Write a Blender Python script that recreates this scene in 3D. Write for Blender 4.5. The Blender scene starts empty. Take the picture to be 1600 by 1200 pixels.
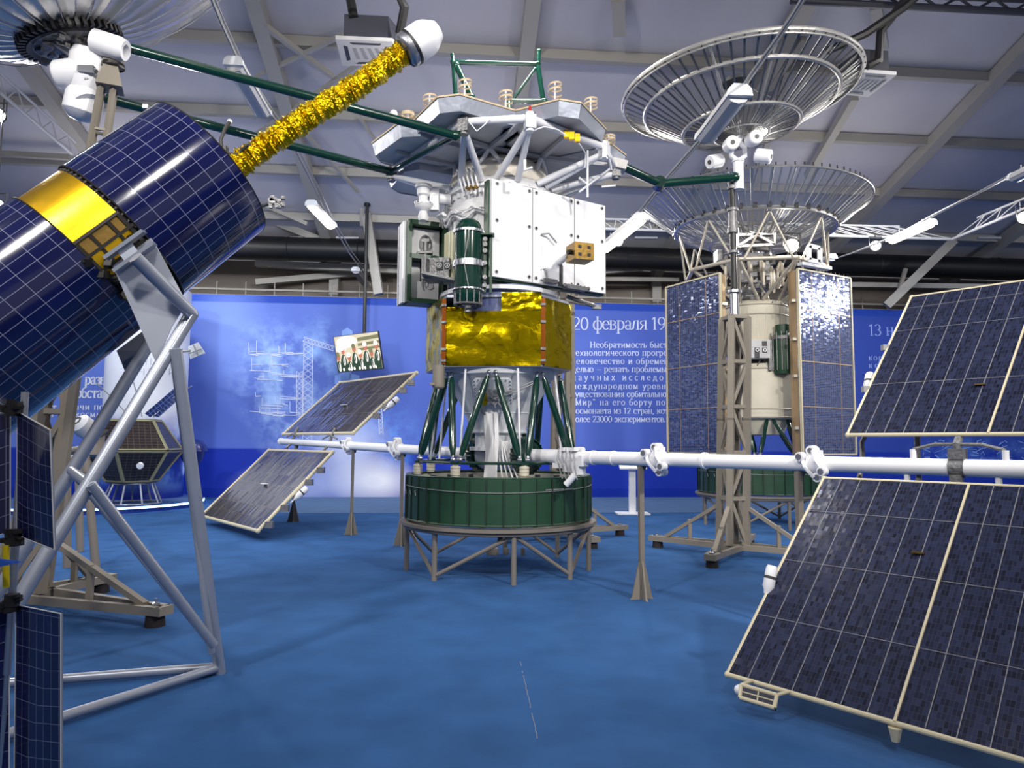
import bpy, bmesh, math, random
from mathutils import Vector as V, Matrix
random.seed(7)
SC = bpy.context.scene
COL = SC.collection
pi = math.pi
R = math.radians
# ------------------------------------------------------------------ camera
F = 1100.0
PITCH = math.atan(92 / F)
ROLL = 0.0064
CAM = V((0, 0, 1.6))
cd = bpy.data.cameras.new('camera')
cd.sensor_width = 36
cd.lens = 36 * F / 1600
cd.clip_start = 0.05
cam = bpy.data.objects.new('camera', cd)
COL.objects.link(cam)
CM = Matrix.Rotation(pi / 2 + PITCH, 4, 'X') @ Matrix.Rotation(ROLL, 4, 'Z')
cam.matrix_world = Matrix.Translation(CAM) @ CM
SC.camera = cam
CR = CM.to_3x3()


def ray(px, py):
    return CR @ V(((px - 800) / F, (600 - py) / F, -1))


def at(px, py, Y):                       # the point seen at a pixel at forward distance Y
    r = ray(px, py)
    return CAM + r * (Y / r.y)


def atz(px, py, z=0.0):                  # the point seen at a pixel at height z
    r = ray(px, py)
    return CAM + r * ((z - CAM.z) / r.z)


# ------------------------------------------------------------------ world, lamps, exposure
vs = SC.view_settings
vs.view_transform = 'Standard'
vs.look = 'None'
vs.gamma = 1
vs.use_curve_mapping = False
vs.exposure = 0.0
w = bpy.data.worlds.new('hall_air')
SC.world = w
w.use_nodes = True
w.node_tree.nodes['Background'].inputs[0].default_value = (0.70, 0.70, 0.78, 1)
w.node_tree.nodes['Background'].inputs[1].default_value = 0.40


def lamp(name, loc, aim, power, color=(1, 0.96, 0.9), size=0.5, kind='SPOT', angle=90, blend=0.6):
    l = bpy.data.lights.new(name, kind)
    l.energy = power
    l.color = color
    if kind == 'SPOT':
        l.spot_size = R(angle)
        l.spot_blend = blend
        l.shadow_soft_size = size
    elif kind == 'AREA':
        l.shape = 'RECTANGLE'
        l.size = size[0]
        l.size_y = size[1]
    else:
        l.shadow_soft_size = size
    o = bpy.data.objects.new(name, l)
    COL.objects.link(o)
    o.location = loc
    if kind != 'POINT':
        d = V(aim) - V(loc)
        o.rotation_euler = d.to_track_quat('-Z', 'Y').to_euler()
    return o


# hall floodlights on the trusses behind the photographer
lamp('offscreen_flood', (-4.5, -1.0, 7.6), (-0.5, 9.3, 3.6), 2200, size=0.3, angle=75)
lamp('offscreen_flood', (5.5, -0.5, 7.6), (0.6, 9.3, 3.8), 3000, size=0.3, angle=70)
lamp('offscreen_flood', (0.5, -3.0, 8.0), (-3.0, 5.0, 1.5), 1300, size=0.4, angle=100)
lamp('offscreen_flood', (7.5, 3.0, 7.5), (5.0, 14.0, 3.5), 1600, size=0.3, angle=75)
lamp('offscreen_flood', (-9.0, 6.0, 7.5), (-5.0, 16.0, 2.0), 1500, (0.75, 0.85, 1), size=0.3, angle=90)
# wall washers up on the hall trusses
for wx in (-11, -4, 3, 10, 17):
    lamp('wall_washer', (wx, 15.0, 7.6), (wx, 21.5, 3.0), 620, (0.85, 0.9, 1), size=0.3, angle=110, blend=0.9)
lamp('offscreen_flood', (13.5, 12.5, 5.8), (5.97, 13.5, 4.2), 1300, size=0.25, angle=40)  # unseen spot added to make the farther spacecraft's right panel glitter
# rows of ceiling lamps down the hall
for ly in (2.0, 10.0, 17.0):
    for lx in (-9, 0, 9):
        lamp('hall_row', (lx, ly, 8.6 if ly < 12 else 8.0), (lx, ly, 0), 130 if ly < 5 else 260, (1, 0.96, 0.9), size=(1.6, 0.4), kind='AREA')


# upward area lamps without fixtures, added to brighten the roof fabric
for ly in (3.0, 10.0, 17.0):
    for lx in (-10, -1, 8):
        lamp('roof_fill', (lx, ly, 6.4), (lx, ly, 12), 39, (1, 0.94, 0.86), size=(2.5, 2.5), kind='AREA')


# ------------------------------------------------------------------ materials
def sc(*c):                               # sRGB 0-255 to linear
    return tuple((x / 255 / 12.92 if x <= 10 else ((x / 255 + 0.055) / 1.055) ** 2.4) for x in c) + (1,)


class NT:
    def __init__(s, name):
        s.m = bpy.data.materials.new(name)
        s.m.use_nodes = True
        s.t = s.m.node_tree
        s.b = s.t.nodes['Principled BSDF']

    def n(s, typ, **kw):
        x = s.t.nodes.new('ShaderNode' + typ)
        for k, v in kw.items():
            if k in x.inputs:
                x.inputs[k].default_value = v
            else:
                setattr(x, k, v)
        return x

    def l(s, a, b):
        s.t.links.new(a, b)

    def set(s, **kw):
        for k, v in kw.items():
            s.b.inputs[k.replace('_', ' ')].default_value = v
        return s


def mat(name, col, rough=0.5, metal=0.0, bump=0.0, bscale=20.0, var=0.0, vscale=4.0, coat=0.0, emit=None, estr=0.0, spec=0.5, detail=3.0, stretch=None):
    t = NT(name)
    t.set(Base_Color=col, Roughness=rough, Metallic=metal, Coat_Weight=coat, Specular_IOR_Level=spec)
    if emit:
        t.set(Emission_Color=emit, Emission_Strength=estr)
    if bump or var:
        tc = t.n('TexCoord')
        src = tc.outputs['Object']
        if stretch:
            mp = t.n('Mapping')
            mp.inputs['Scale'].default_value = stretch
            t.l(src, mp.inputs['Vector'])
            src = mp.outputs['Vector']
    if var:
        nz = t.n('TexNoise', Scale=vscale, Detail=4.0)
        t.l(src, nz.inputs['Vector'])
        mx = t.n('MixRGB', blend_type='MIX')
        mx.inputs['Color1'].default_value = tuple(max(0, c * (1 - var)) for c in col[:3]) + (1,)
        mx.inputs['Color2'].default_value = tuple(min(1, c * (1 + var)) for c in col[:3]) + (1,)
        rp = t.n('ValToRGB')
        rp.color_ramp.elements[0].position = 0.3
        rp.color_ramp.elements[1].position = 0.7
        t.l(nz.outputs['Fac'], rp.inputs['Fac'])
        t.l(rp.outputs['Color'], mx.inputs['Fac'])
        t.l(mx.outputs['Color'], t.b.inputs['Base Color'])
    if bump:
        n2 = t.n('TexNoise', Scale=bscale, Detail=detail)
        t.l(src, n2.inputs['Vector'])
        bp = t.n('Bump', Strength=bump, Distance=0.02)
        t.l(n2.outputs['Fac'], bp.inputs['Height'])
        t.l(bp.outputs['Normal'], t.b.inputs['Normal'])
    return t.m


def foil(name, col, scale=7.0, strength=0.9, rough=0.16):
    """crinkled metal foil: ridged voronoi plus noise"""
    t = NT(name)
    t.set(Base_Color=col, Roughness=rough, Metallic=1.0)
    tc = t.n('TexCoord')
    vo = t.n('TexVoronoi', feature='DISTANCE_TO_EDGE', Scale=scale)
    nz = t.n('TexNoise', Scale=scale * 0.8, Detail=4.0)
    t.l(tc.outputs['Object'], nz.inputs['Vector'])
    ad = t.n('VectorMath', operation='ADD')
    sm = t.n('VectorMath', operation='SCALE')
    sm.inputs['Scale'].default_value = 0.35
    t.l(nz.outputs['Color'], sm.inputs[0])
    t.l(tc.outputs['Object'], ad.inputs[0])
    t.l(sm.outputs[0], ad.inputs[1])
    t.l(ad.outputs[0], vo.inputs['Vector'])
    m = t.n('Math', operation='ADD')
    t.l(vo.outputs['Distance'], m.inputs[0])
    t.l(nz.outputs['Fac'], m.inputs[1])
    bp = t.n('Bump', Strength=strength, Distance=0.05)
    t.l(m.outputs[0], bp.inputs['Height'])
    t.l(bp.outputs['Normal'], t.b.inputs['Normal'])
    return t.m


def cells(name, c1, c2, line, cw, ch, lw, rough=0.25, metal=0.0, tilt=0.03, coat=0.0, offset=0.0, spec=0.5):
    """solar cells: brick grid in metre UVs, each cell a little out of plane"""
    t = NT(name)
    t.set(Roughness=rough, Metallic=metal, Coat_Weight=coat, Coat_Roughness=0.08, Specular_IOR_Level=spec)
    tc = t.n('TexCoord')
    br = t.n('TexBrick')
    br.offset = offset
    br.squash = 1.0
    br.inputs['Color1'].default_value = c1
    br.inputs['Color2'].default_value = c2
    br.inputs['Mortar'].default_value = line
    br.inputs['Scale'].default_value = 1.0
    br.inputs['Mortar Size'].default_value = lw
    br.inputs['Mortar Smooth'].default_value = 0.0
    br.inputs['Brick Width'].default_value = cw
    br.inputs['Row Height'].default_value = ch
    t.l(tc.outputs['UV'], br.inputs['Vector'])
    t.l(br.outputs['Color'], t.b.inputs['Base Color'])
    if tilt:
        dv = t.n('VectorMath', operation='DIVIDE')
        dv.inputs[1].default_value = (cw, ch, 1)
        t.l(tc.outputs['UV'], dv.inputs[0])
        fl = t.n('VectorMath', operation='FLOOR')
        t.l(dv.outputs[0], fl.inputs[0])
        wn = t.n('TexWhiteNoise', noise_dimensions='3D')
        t.l(fl.outputs[0], wn.inputs['Vector'])
        sb = t.n('VectorMath', operation='SUBTRACT')
        sb.inputs[1].default_value = (0.5, 0.5, 0.5)
        t.l(wn.outputs['Color'], sb.inputs[0])
        sl = t.n('VectorMath', operation='SCALE')
        sl.inputs['Scale'].default_value = tilt
        t.l(sb.outputs[0], sl.inputs[0])
        ge = t.n('NewGeometry')
        ad = t.n('VectorMath', operation='ADD')
        t.l(ge.outputs['Normal'], ad.inputs[0])
        t.l(sl.outputs[0], ad.inputs[1])
        nm = t.n('VectorMath', operation='NORMALIZE')
        t.l(ad.outputs[0], nm.inputs[0])
        t.l(nm.outputs[0], t.b.inputs['Normal'])
        if coat:
            t.l(nm.outputs[0], t.b.inputs['Coat Normal'])
    return t.m


def gauze(name, col, alpha, rough=0.3, metal=1.0):
    t = NT(name)
    t.set(Base_Color=col, Roughness=rough, Metallic=metal, Alpha=alpha)
    return t.m


M = {}
M['carpet'] = mat('carpet', sc(47, 87, 139), 0.95, bump=0.25, bscale=350, var=0.14, vscale=2.2, spec=0.15)
M['grey_carpet'] = mat('grey_carpet', sc(74, 102, 138), 0.8, bump=0.15, bscale=200, var=0.08, vscale=3, spec=0.3)
M['tent'] = mat('tent_fabric', sc(196, 194, 202), 0.7, var=0.06, vscale=0.5, bump=0.05, bscale=3)
M['tent_side'] = mat('tent_side_fabric', sc(128, 118, 108), 0.8, var=0.08, vscale=0.5)
M['beam'] = mat('roof_beam', sc(170, 166, 158), 0.5)
M['dark_beam'] = mat('dark_beam', sc(48, 50, 62), 0.5)
M['black'] = mat('black_plastic', sc(26, 26, 28), 0.45)
M['rubber'] = mat('rubber', sc(30, 24, 26), 0.8)
M['white'] = mat('white_enamel', sc(226, 226, 228), 0.45, var=0.03)
M['boom_white'] = mat('boom_white', sc(236, 236, 240), 0.35)
M['panel_white'] = mat('panel_white', sc(240, 240, 243), 0.45)
M['cloth'] = mat('thermal_cloth', sc(212, 215, 220), 0.45, bump=0.7, bscale=6, var=0.08, vscale=5)
M['dome'] = mat('dome_cloth', sc(214, 208, 196), 0.75, bump=0.4, bscale=7, var=0.06)
M['ribbed'] = mat('ribbed_white', sc(224, 226, 232), 0.4)
M['green'] = mat('dark_green_gloss', sc(8, 50, 40), 0.18, coat=0.5, var=0.08)
M['drum_green'] = mat('drum_green', sc(32, 66, 46), 0.42, var=0.16, vscale=5)
M['drum_green2'] = mat('drum_green_groove', sc(20, 42, 32), 0.55)
M['stand'] = mat('stand_taupe', sc(122, 115, 107), 0.5, var=0.05)
M['mast'] = mat('mast_taupe', sc(130, 123, 112), 0.5, var=0.05)
M['steel'] = mat('brushed_steel', sc(176, 178, 184), 0.3, 0.9, bump=0.04, bscale=60)
M['silver_paint'] = mat('silver_paint', sc(158, 164, 178), 0.32, 0.45, var=0.04, vscale=9)
M['foilgrey'] = mat('grey_instrument', sc(120, 120, 122), 0.4, 0.4, var=0.25, vscale=25, bump=0.4, bscale=30)
M['lightgrey'] = mat('light_grey', sc(190, 190, 192), 0.5)
M['darkgrey'] = mat('dark_grey', sc(58, 58, 60), 0.5)
M['wire'] = mat('grey_wire', sc(150, 150, 152), 0.5)
M['gold'] = foil('gold_foil', sc(184, 160, 10), 3.0, 0.3, 0.2)
M['gold_boom'] = foil('gold_boom_foil', sc(236, 200, 22), 16, 0.55, 0.16)
M['gold_smooth'] = mat('gold_band', sc(226, 178, 30), 0.3, 0.9, bump=0.12, bscale=6, var=0.1, vscale=6)
M['gold_cube'] = mat('gold_paint', sc(150, 120, 62), 0.3, 0.8, bump=0.1, bscale=20)
M['orange'] = mat('orange_film', sc(150, 78, 12), 0.25, 0.6)
M['silverfoil'] = mat('silver_foil', sc(172, 178, 192), 0.3, 0.55, bump=0.5, bscale=3.5, var=0.06)
M['tray'] = mat('tray_underside', sc(214, 210, 206), 0.6, 0.0, var=0.12, vscale=3)
M['edge'] = mat('edge_beige', sc(206, 184, 150), 0.5)
M['panel_frame'] = mat('panel_frame_beige', sc(206, 196, 166), 0.4)
M['divider'] = mat('divider_pale', sc(128, 128, 132), 0.5)
M['copper'] = mat('copper_band', sc(190, 130, 60), 0.4, 0.7)
M['dishmetal'] = mat('dish_metal', sc(186, 184, 180), 0.32, 0.7, bump=0.2, bscale=40)
M['rib_dark'] = mat('dish_rib_grey', sc(120, 120, 120), 0.3, 0.85, bump=0.2, bscale=40)
M['petal'] = mat('petal_metal', sc(206, 204, 202), 0.3, 0.65, bump=0.3, bscale=10, detail=2)
M['darkmetal'] = mat('dark_metal', sc(44, 42, 42), 0.45, 0.6)
M['gauze'] = gauze('dish_gauze', sc(66, 66, 70), 0.46, 0.4, 0.7)
M['gauze2'] = gauze('dish_gauze_bright', sc(176, 178, 188), 0.36, 0.3, 0.7)
M['cream'] = mat('cream_paint', sc(206, 200, 182), 0.5, var=0.05, vscale=3)
M['pipe_cream'] = mat('pipe_cream', sc(196, 188, 172), 0.4, 0.3)
M['panel_edge'] = mat('panel_edge_tan', sc(190, 160, 120), 0.4, 0.3)
M['cells_boom'] = cells('boom_cells', sc(18, 22, 42), sc(44, 51, 82), sc(60, 62, 76), 0.021, 0.042, 0.0012, 0.2, 0.2, 0.07, coat=0.3)
M['cells_left'] = cells('left_wing_cells', sc(58, 58, 74), sc(84, 82, 92), sc(128, 120, 112), 0.055, 0.24, 0.003, 0.16, 0.35, 0.11, coat=0.3)
M['cells_blue'] = cells('blue_wing_cells', sc(44, 62, 118), sc(78, 96, 146), sc(150, 150, 158), 0.06, 0.03, 0.0022, 0.14, 0.45, 0.13, coat=0.5)
M['cells_drum'] = cells('drum_cells', sc(9, 14, 58), sc(14, 20, 70), sc(112, 116, 140), 0.075, 0.15, 0.0022, 0.12, 0.0, 0.01, coat=0.7)
M['cells_front'] = cells('front_cells', sc(18, 20, 58), sc(26, 28, 74), sc(120, 126, 142), 0.046, 0.056, 0.0009, 0.15, 0.0, 0.02, coat=0.15, spec=0.3)
M['cells_poly'] = cells('poly_cells', sc(30, 24, 30), sc(42, 34, 38), sc(84, 78, 66), 0.12, 0.075, 0.005, 0.3, 0.0, 0.03)
M['cells_small'] = cells('small_cells', sc(16, 34, 92), sc(24, 46, 112), sc(90, 110, 160), 0.09, 0.09, 0.006, 0.25, 0.0, 0.02)
M['olive'] = mat('olive_frame', sc(140, 138, 108), 0.55)
M['red'] = mat('red_print', sc(176, 36, 40), 0.5)
M['yellow'] = mat('yellow_film', sc(222, 196, 20), 0.25, 0.5)
M['blue_paint'] = mat('blue_card', sc(36, 84, 178), 0.5)
M['navy'] = mat('navy_gloss', sc(14, 34, 110), 0.3, coat=0.4)
M['podium'] = mat('podium_carpet', sc(50, 84, 138), 0.7, var=0.06)
M['podium_face'] = mat('podium_face', sc(20, 50, 140), 0.4)
M['led'] = mat('led_strip', (0, 0, 0, 1), emit=(0.35, 0.62, 1, 1), estr=7)
M['tube_on'] = mat('tube_lit', (0, 0, 0, 1), emit=(1, 0.84, 0.58, 1), estr=5)
M['flood_on'] = mat('flood_lit', (0, 0, 0, 1), emit=(1, 0.97, 0.9, 1), estr=60)
M['print_white'] = mat('print_white', sc(206, 216, 244), 0.6)
M['print_bold'] = mat('print_bold', sc(236, 240, 250), 0.6)
M['print_pale'] = mat('print_pale', sc(150, 178, 240), 0.6)
M['print_grey'] = mat('print_outline', sc(150, 160, 190), 0.6)
M['print_mid'] = mat('print_mid', sc(128, 164, 236), 0.6)
M['card'] = mat('white_card', sc(232, 234, 238), 0.5)
M['scr_cream'] = mat('screen_cream', (0, 0, 0, 1), emit=sc(226, 214, 184), estr=1.1)
M['scr_green'] = mat('screen_green', (0, 0, 0, 1), emit=sc(22, 62, 40), estr=1.0)
M['scr_white'] = mat('screen_white', (0, 0, 0, 1), emit=sc(255, 250, 244), estr=1.4)
M['scr_skin'] = mat('screen_skin', (0, 0, 0, 1), emit=sc(206, 120, 96), estr=1.0)
M['scr_olive'] = mat('screen_olive', (0, 0, 0, 1), emit=sc(130, 128, 92), estr=1.0)


# ------------------------------------------------------------------ mesh builder
def frame(axis):
    z = V(axis).normalized()
    x = z.orthogonal().normalized()
    if abs(z.z) < 0.9:
        x = V((0, 0, 1)).cross(z).normalized()
    return x, z.cross(x).normalized(), z


SPLIT = set('''seam_clip edge_clip hinge_post hinge canister_band ring_cable strut_fitting band_equipment equipment_cluster camera_face connector
lens_ring connector_block rim_fitting panel_bolt valve loose_cable cable side_antenna air_slot louver duct_clip window whip_antenna hinge_fitting
hinge_pin waist_deck cabinet_plate cloth_strip tip_tab foil_lump waist_equipment top_electronics pipework hub_mechanism feed_strut drive_link
dish_drive canister_foot lower_bracket cube_fitting pole_collar motor_port boom_drive piping stand_ring valve_assembly small_panel
pole_collar side_arm probe_wing saddle_flange feed_strut drum_end collar_block sensor_bolt cable_loop sensor_cable lattice'''.split())


class MB:
    def __init__(s):
        s.v = []
        s.f = []
        s.m = []
        s.uv = {}
        s.mi = 0

    def add(s, vs_, fs, uvs=None):
        b = len(s.v)
        s.v += [V(p) for p in vs_]
        for i, f in enumerate(fs):
            if uvs:
                s.uv[len(s.f)] = uvs[i]
            s.f.append([b + k for k in f])
            s.m.append(s.mi)
        return s

    def box(s, c, size, rot=None):
        c = V(c)
        h = [x / 2 for x in size]
        vs_ = [V((sx * h[0], sy * h[1], sz * h[2])) for sz in (-1, 1) for sy in (-1, 1) for sx in (-1, 1)]
        if rot is not None:
            vs_ = [rot @ p for p in vs_]
        return s.add([c + p for p in vs_], [(0, 2, 3, 1), (4, 5, 7, 6), (0, 1, 5, 4), (2, 6, 7, 3), (0, 4, 6, 2), (1, 3, 7, 5)])

    def beam(s, p, q, w_, h_, up=(0, 0, 1)):
        """rectangular bar from p to q"""
        p, q = V(p), V(q)
        z = (q - p).normalized()
        x = V(up).cross(z)
        if x.length < 1e-3:
            x = V((1, 0, 0))
        x.normalize()
        y = z.cross(x)
        vs_ = [a + x * (sx * w_ / 2) + y * (sy * h_ / 2) for a in (p, q) for sy in (-1, 1) for sx in (-1, 1)]
        return s.add(vs_, [(0, 2, 3, 1), (4, 5, 7, 6), (0, 1, 5, 4), (2, 6, 7, 3), (0, 4, 6, 2), (1, 3, 7, 5)])

    def lathe(s, prof, o=(0, 0, 0), axis=(0, 0, 1), n=24, closed=False, uvs=False, a0=0.0, a1=360.0):
        x, y, z = frame(axis)
        o = V(o)
        full = abs(a1 - a0 - 360) < 1e-6
        cnt = n if full else n + 1
        vs_ = []
        for r, h in prof:
            for i in range(cnt):
                a = R(a0 + (a1 - a0) * i / n)
                vs_.append(o + x * (r * math.cos(a)) + y * (r * math.sin(a)) + z * h)
        fs, us = [], []
        m_ = len(prof)
        L = [0]
        for k in range(1, m_):
            L.append(L[-1] + math.dist(prof[k], prof[k - 1]))
        rr = max(r for r, h in prof)
        for k in range(m_ if closed else m_ - 1):
            k2 = (k + 1) % m_
            for i in range(n):
                j = (i + 1) % cnt
                fs.append((k * cnt + i, k * cnt + j, k2 * cnt + j, k2 * cnt + i))
                u0, u1 = (R((a1 - a0) * t / n) * rr for t in (i, i + 1))
                us.append([(u0, L[k]), (u1, L[k]), (u1, L[k2]), (u0, L[k2])])
        return s.add(vs_, fs, us if uvs else None)

    def tube(s, p, q, r, r2=None, n=10):
        p, q = V(p), V(q)
        r2 = r if r2 is None else r2
        L = (q - p).length
        s.lathe([(0.0001, 0), (r, 0), (r2, L), (0.0001, L)], p, q - p, n)
        return s

    def path(s, pts, r, n=6):
        pts = [V(p) for p in pts]
        b = len(s.v)
        prev = None
        for i, p in enumerate(pts):
            t = (pts[min(i + 1, len(pts) - 1)] - pts[max(i - 1, 0)]).normalized()
            if prev is None:
                x = frame(t)[0]
            else:
                x = (prev - t * prev.dot(t)).normalized()
            prev = x
            y = t.cross(x)
            for k in range(n):
                a = 2 * pi * k / n
                s.v.append(p + x * (r * math.cos(a)) + y * (r * math.sin(a)))
        for i in range(len(pts) - 1):
            for k in range(n):
                j = (k + 1) % n
                s.f.append([b + i * n + k, b + i * n + j, b + (i + 1) * n + j, b + (i + 1) * n + k])
                s.m.append(s.mi)
        for e in (0, len(pts) - 1):
            s.f.append([b + e * n + k for k in range(n)])
            s.m.append(s.mi)
        return s

    def torus(s, o, axis, Rr, r, n=32, k=8):
        prof = [(Rr + r * math.cos(2 * pi * i / k), r * math.sin(2 * pi * i / k)) for i in range(k)]
        return s.lathe(prof, o, axis, n, closed=True)

    def ball(s, o, r, n=12, sq=1.0, axis=(0, 0, 1)):
        prof = [(max(1e-4, r * math.sin(pi * i / 8)), -r * sq * math.cos(pi * i / 8)) for i in range(9)]
        return s.lathe(prof, o, axis, n)

    def prism(s, poly, d, uvo=None):
        """flat polygon swept along d; uvo=(origin,u,v) gives metre UVs"""
        poly = [V(p) for p in poly]
        d = V(d)
        n = len(poly)
        vs_ = poly + [p + d for p in poly]
        fs = [list(range(n))[::-1], [n + i for i in range(n)]] + [(i, (i + 1) % n, n + (i + 1) % n, n + i) for i in range(n)]
        us = None
        if uvo:
            o, u, v = uvo
            us = [[((vs_[k] - o).dot(u), (vs_[k] - o).dot(v)) for k in f] for f in fs]
        return s.add(vs_, fs, us)

    def build(s, name, m, parent=None, smooth=35, norm=True):
        if name in SPLIT and parent is not None:
            groups = s.clusters()
            if len(groups) > 1:
                out = None
                for fs in groups:
                    q = MB()
                    used = {}
                    for i in fs:
                        g = []
                        for k in s.f[i]:
                            if k not in used:
                                used[k] = len(q.v)
                                q.v.append(s.v[k])
                            g.append(used[k])
                        if i in s.uv:
                            q.uv[len(q.f)] = s.uv[i]
                        q.f.append(g)
                        q.m.append(s.m[i])
                    o = q.make(name, m, parent, smooth, norm)
                    out = out or o
                return out
        return s.make(name, m, parent, smooth, norm)

    def clusters(s):
        """faces grouped into separate pieces: connected, or with touching boxes"""
        par = list(range(len(s.v)))

        def find(a):
            while par[a] != a:
                par[a] = par[par[a]]
                a = par[a]
            return a
        for f in s.f:
            for k in f[1:]:
                par[find(k)] = find(f[0])
        isl = {}
        for i, f in enumerate(s.f):
            isl.setdefault(find(f[0]), []).append(i)
        L = []
        for fs in isl.values():
            ps = [s.v[k] for i in fs for k in s.f[i]]
            L.append([fs, [min(p[a] for p in ps) - .004 for a in range(3)], [max(p[a] for p in ps) + .004 for a in range(3)]])
        ch = True
        while ch:
            ch = False
            for i in range(len(L)):
                for j in range(len(L) - 1, i, -1):
                    a, b = L[i], L[j]
                    if all(a[1][k] <= b[2][k] and b[1][k] <= a[2][k] for k in range(3)):
                        L[i] = [a[0] + b[0], [min(x, y) for x, y in zip(a[1], b[1])], [max(x, y) for x, y in zip(a[2], b[2])]]
                        del L[j]
                        ch = True
        return [x[0] for x in L]

    def make(s, name, m, parent=None, smooth=35, norm=True):
        off = V((0, 0, 0))
        if parent is not None:
            r = parent
            while r.parent:
                r = r.parent
            off = r.location
        me = bpy.data.meshes.new(name)
        me.from_pydata([tuple(p - off) for p in s.v], [], s.f)
        for x in (m if isinstance(m, (list, tuple)) else [m]):
            me.materials.append(M[x] if isinstance(x, str) else x)
        me.polygons.foreach_set('material_index', s.m)
        if s.uv:
            ul = me.uv_layers.new(name='UVMap')
            for pi_, us in s.uv.items():
                for k, li in enumerate(me.polygons[pi_].loop_indices):
                    ul.data[li].uv = us[k]
        if norm:
            bm = bmesh.new()
            bm.from_mesh(me)
            bmesh.ops.recalc_face_normals(bm, faces=bm.faces)
            bm.to_mesh(me)
            bm.free()
        if smooth:
            me.shade_smooth()
            me.set_sharp_from_angle(angle=R(smooth))
        o = bpy.data.objects.new(name, me)
        COL.objects.link(o)
        if parent is not None:
            o.parent = parent
        return o


def tag(o, label, cat, group=None):
    o['label'] = label
    o['category'] = cat
    if group:
        o['group'] = group
    return o


def thing(name, label, cat, loc, group=None):
    o = bpy.data.objects.new(name, None)
    o.empty_display_size = 0.2
    COL.objects.link(o)
    o.location = V(loc)
    return tag(o, label, cat, group)


def struct(o):
    o['kind'] = 'structure'
    return o


def lerp(a, b, t):
    return V(a) + (V(b) - V(a)) * t
# ================================================================== THE HALL
HX = V((1, 0.0825, 0)).normalized()
HY = V((-0.0825, 1, 0)).normalized()
WD = 20.88


def H(u, d, z):
    return HX * u + HY * d + V((0, 0, z))


def wuv(px, py, d=WD):                  # wall coordinates (u, z) seen at a pixel
    r = ray(px, py)
    t = (d - CAM.dot(HY)) / r.dot(HY)
    p = CAM + r * t
    return p.dot(HX), p.z


def roofz(d):
    return 14.2 - 0.28 * d


b = MB()
b.add([(-34, -16, 0), (34, -16, 0), (34, 30, 0), (-34, 30, 0)], [(0, 1, 2, 3)])
struct(b.build('floor', 'carpet', smooth=0))
b = MB()
b.prism([H(-5.6, 16.25, 0.002), H(26, 16.25, 0.002), H(26, 23.5, 0.002), H(-5.6, 23.5, 0.002)], (0, 0, 0.004))
struct(b.build('floor_strip', 'grey_carpet', smooth=0))
b = MB()
for u0, u1 in ((-30, 34),):
    b.add([H(u0, 5, roofz(5)), H(u1, 5, roofz(5)), H(u1, 23.6, roofz(23.6)), H(u0, 23.6, roofz(23.6))], [(0, 3, 2, 1)])
    b.add([H(u0, 5, roofz(5)), H(u1, 5, roofz(5)), H(u1, -14, roofz(5) - 5.3), H(u0, -14, roofz(5) - 5.3)], [(0, 1, 2, 3)])
struct(b.build('ceiling', 'tent', smooth=0, norm=False))
b = MB()
b.box(H(2, 23.7, roofz(23.6) / 2), (64, 0.12, roofz(23.6)), Matrix.Rotation(math.atan(0.0825), 3, 'Z'))
struct(b.build('wall_far', 'tent_side', smooth=0))

# --- printed wall
t = NT('banner_print')
t.set(Roughness=0.55, Specular_IOR_Level=0.25)
tc = t.n('TexCoord')
sx = t.n('SeparateXYZ')
t.l(tc.outputs['UV'], sx.inputs[0])


def mixc(fac, c1, c2):
    m_ = t.n('MixRGB')
    for sock, c in (('Color1', c1), ('Color2', c2)):
        if isinstance(c, tuple):
            m_.inputs[sock].default_value = c
        else:
            t.l(c, m_.inputs[sock])
    t.l(fac, m_.inputs['Fac'])
    return m_.outputs['Color']


def ramp(sock, a, b_):
    r_ = t.n('MapRange', clamp=True)
    t.l(sock, r_.inputs['Value'])
    r_.inputs['From Min'].default_value = a
    r_.inputs['From Max'].default_value = b_
    return r_.outputs['Result']


def mul(a, b_):
    m_ = t.n('Math', operation='MULTIPLY')
    for i, s_ in enumerate((a, b_)):
        if isinstance(s_, (int, float)):
            m_.inputs[i].default_value = s_
        else:
            t.l(s_, m_.inputs[i])
    return m_.outputs[0]


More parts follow.
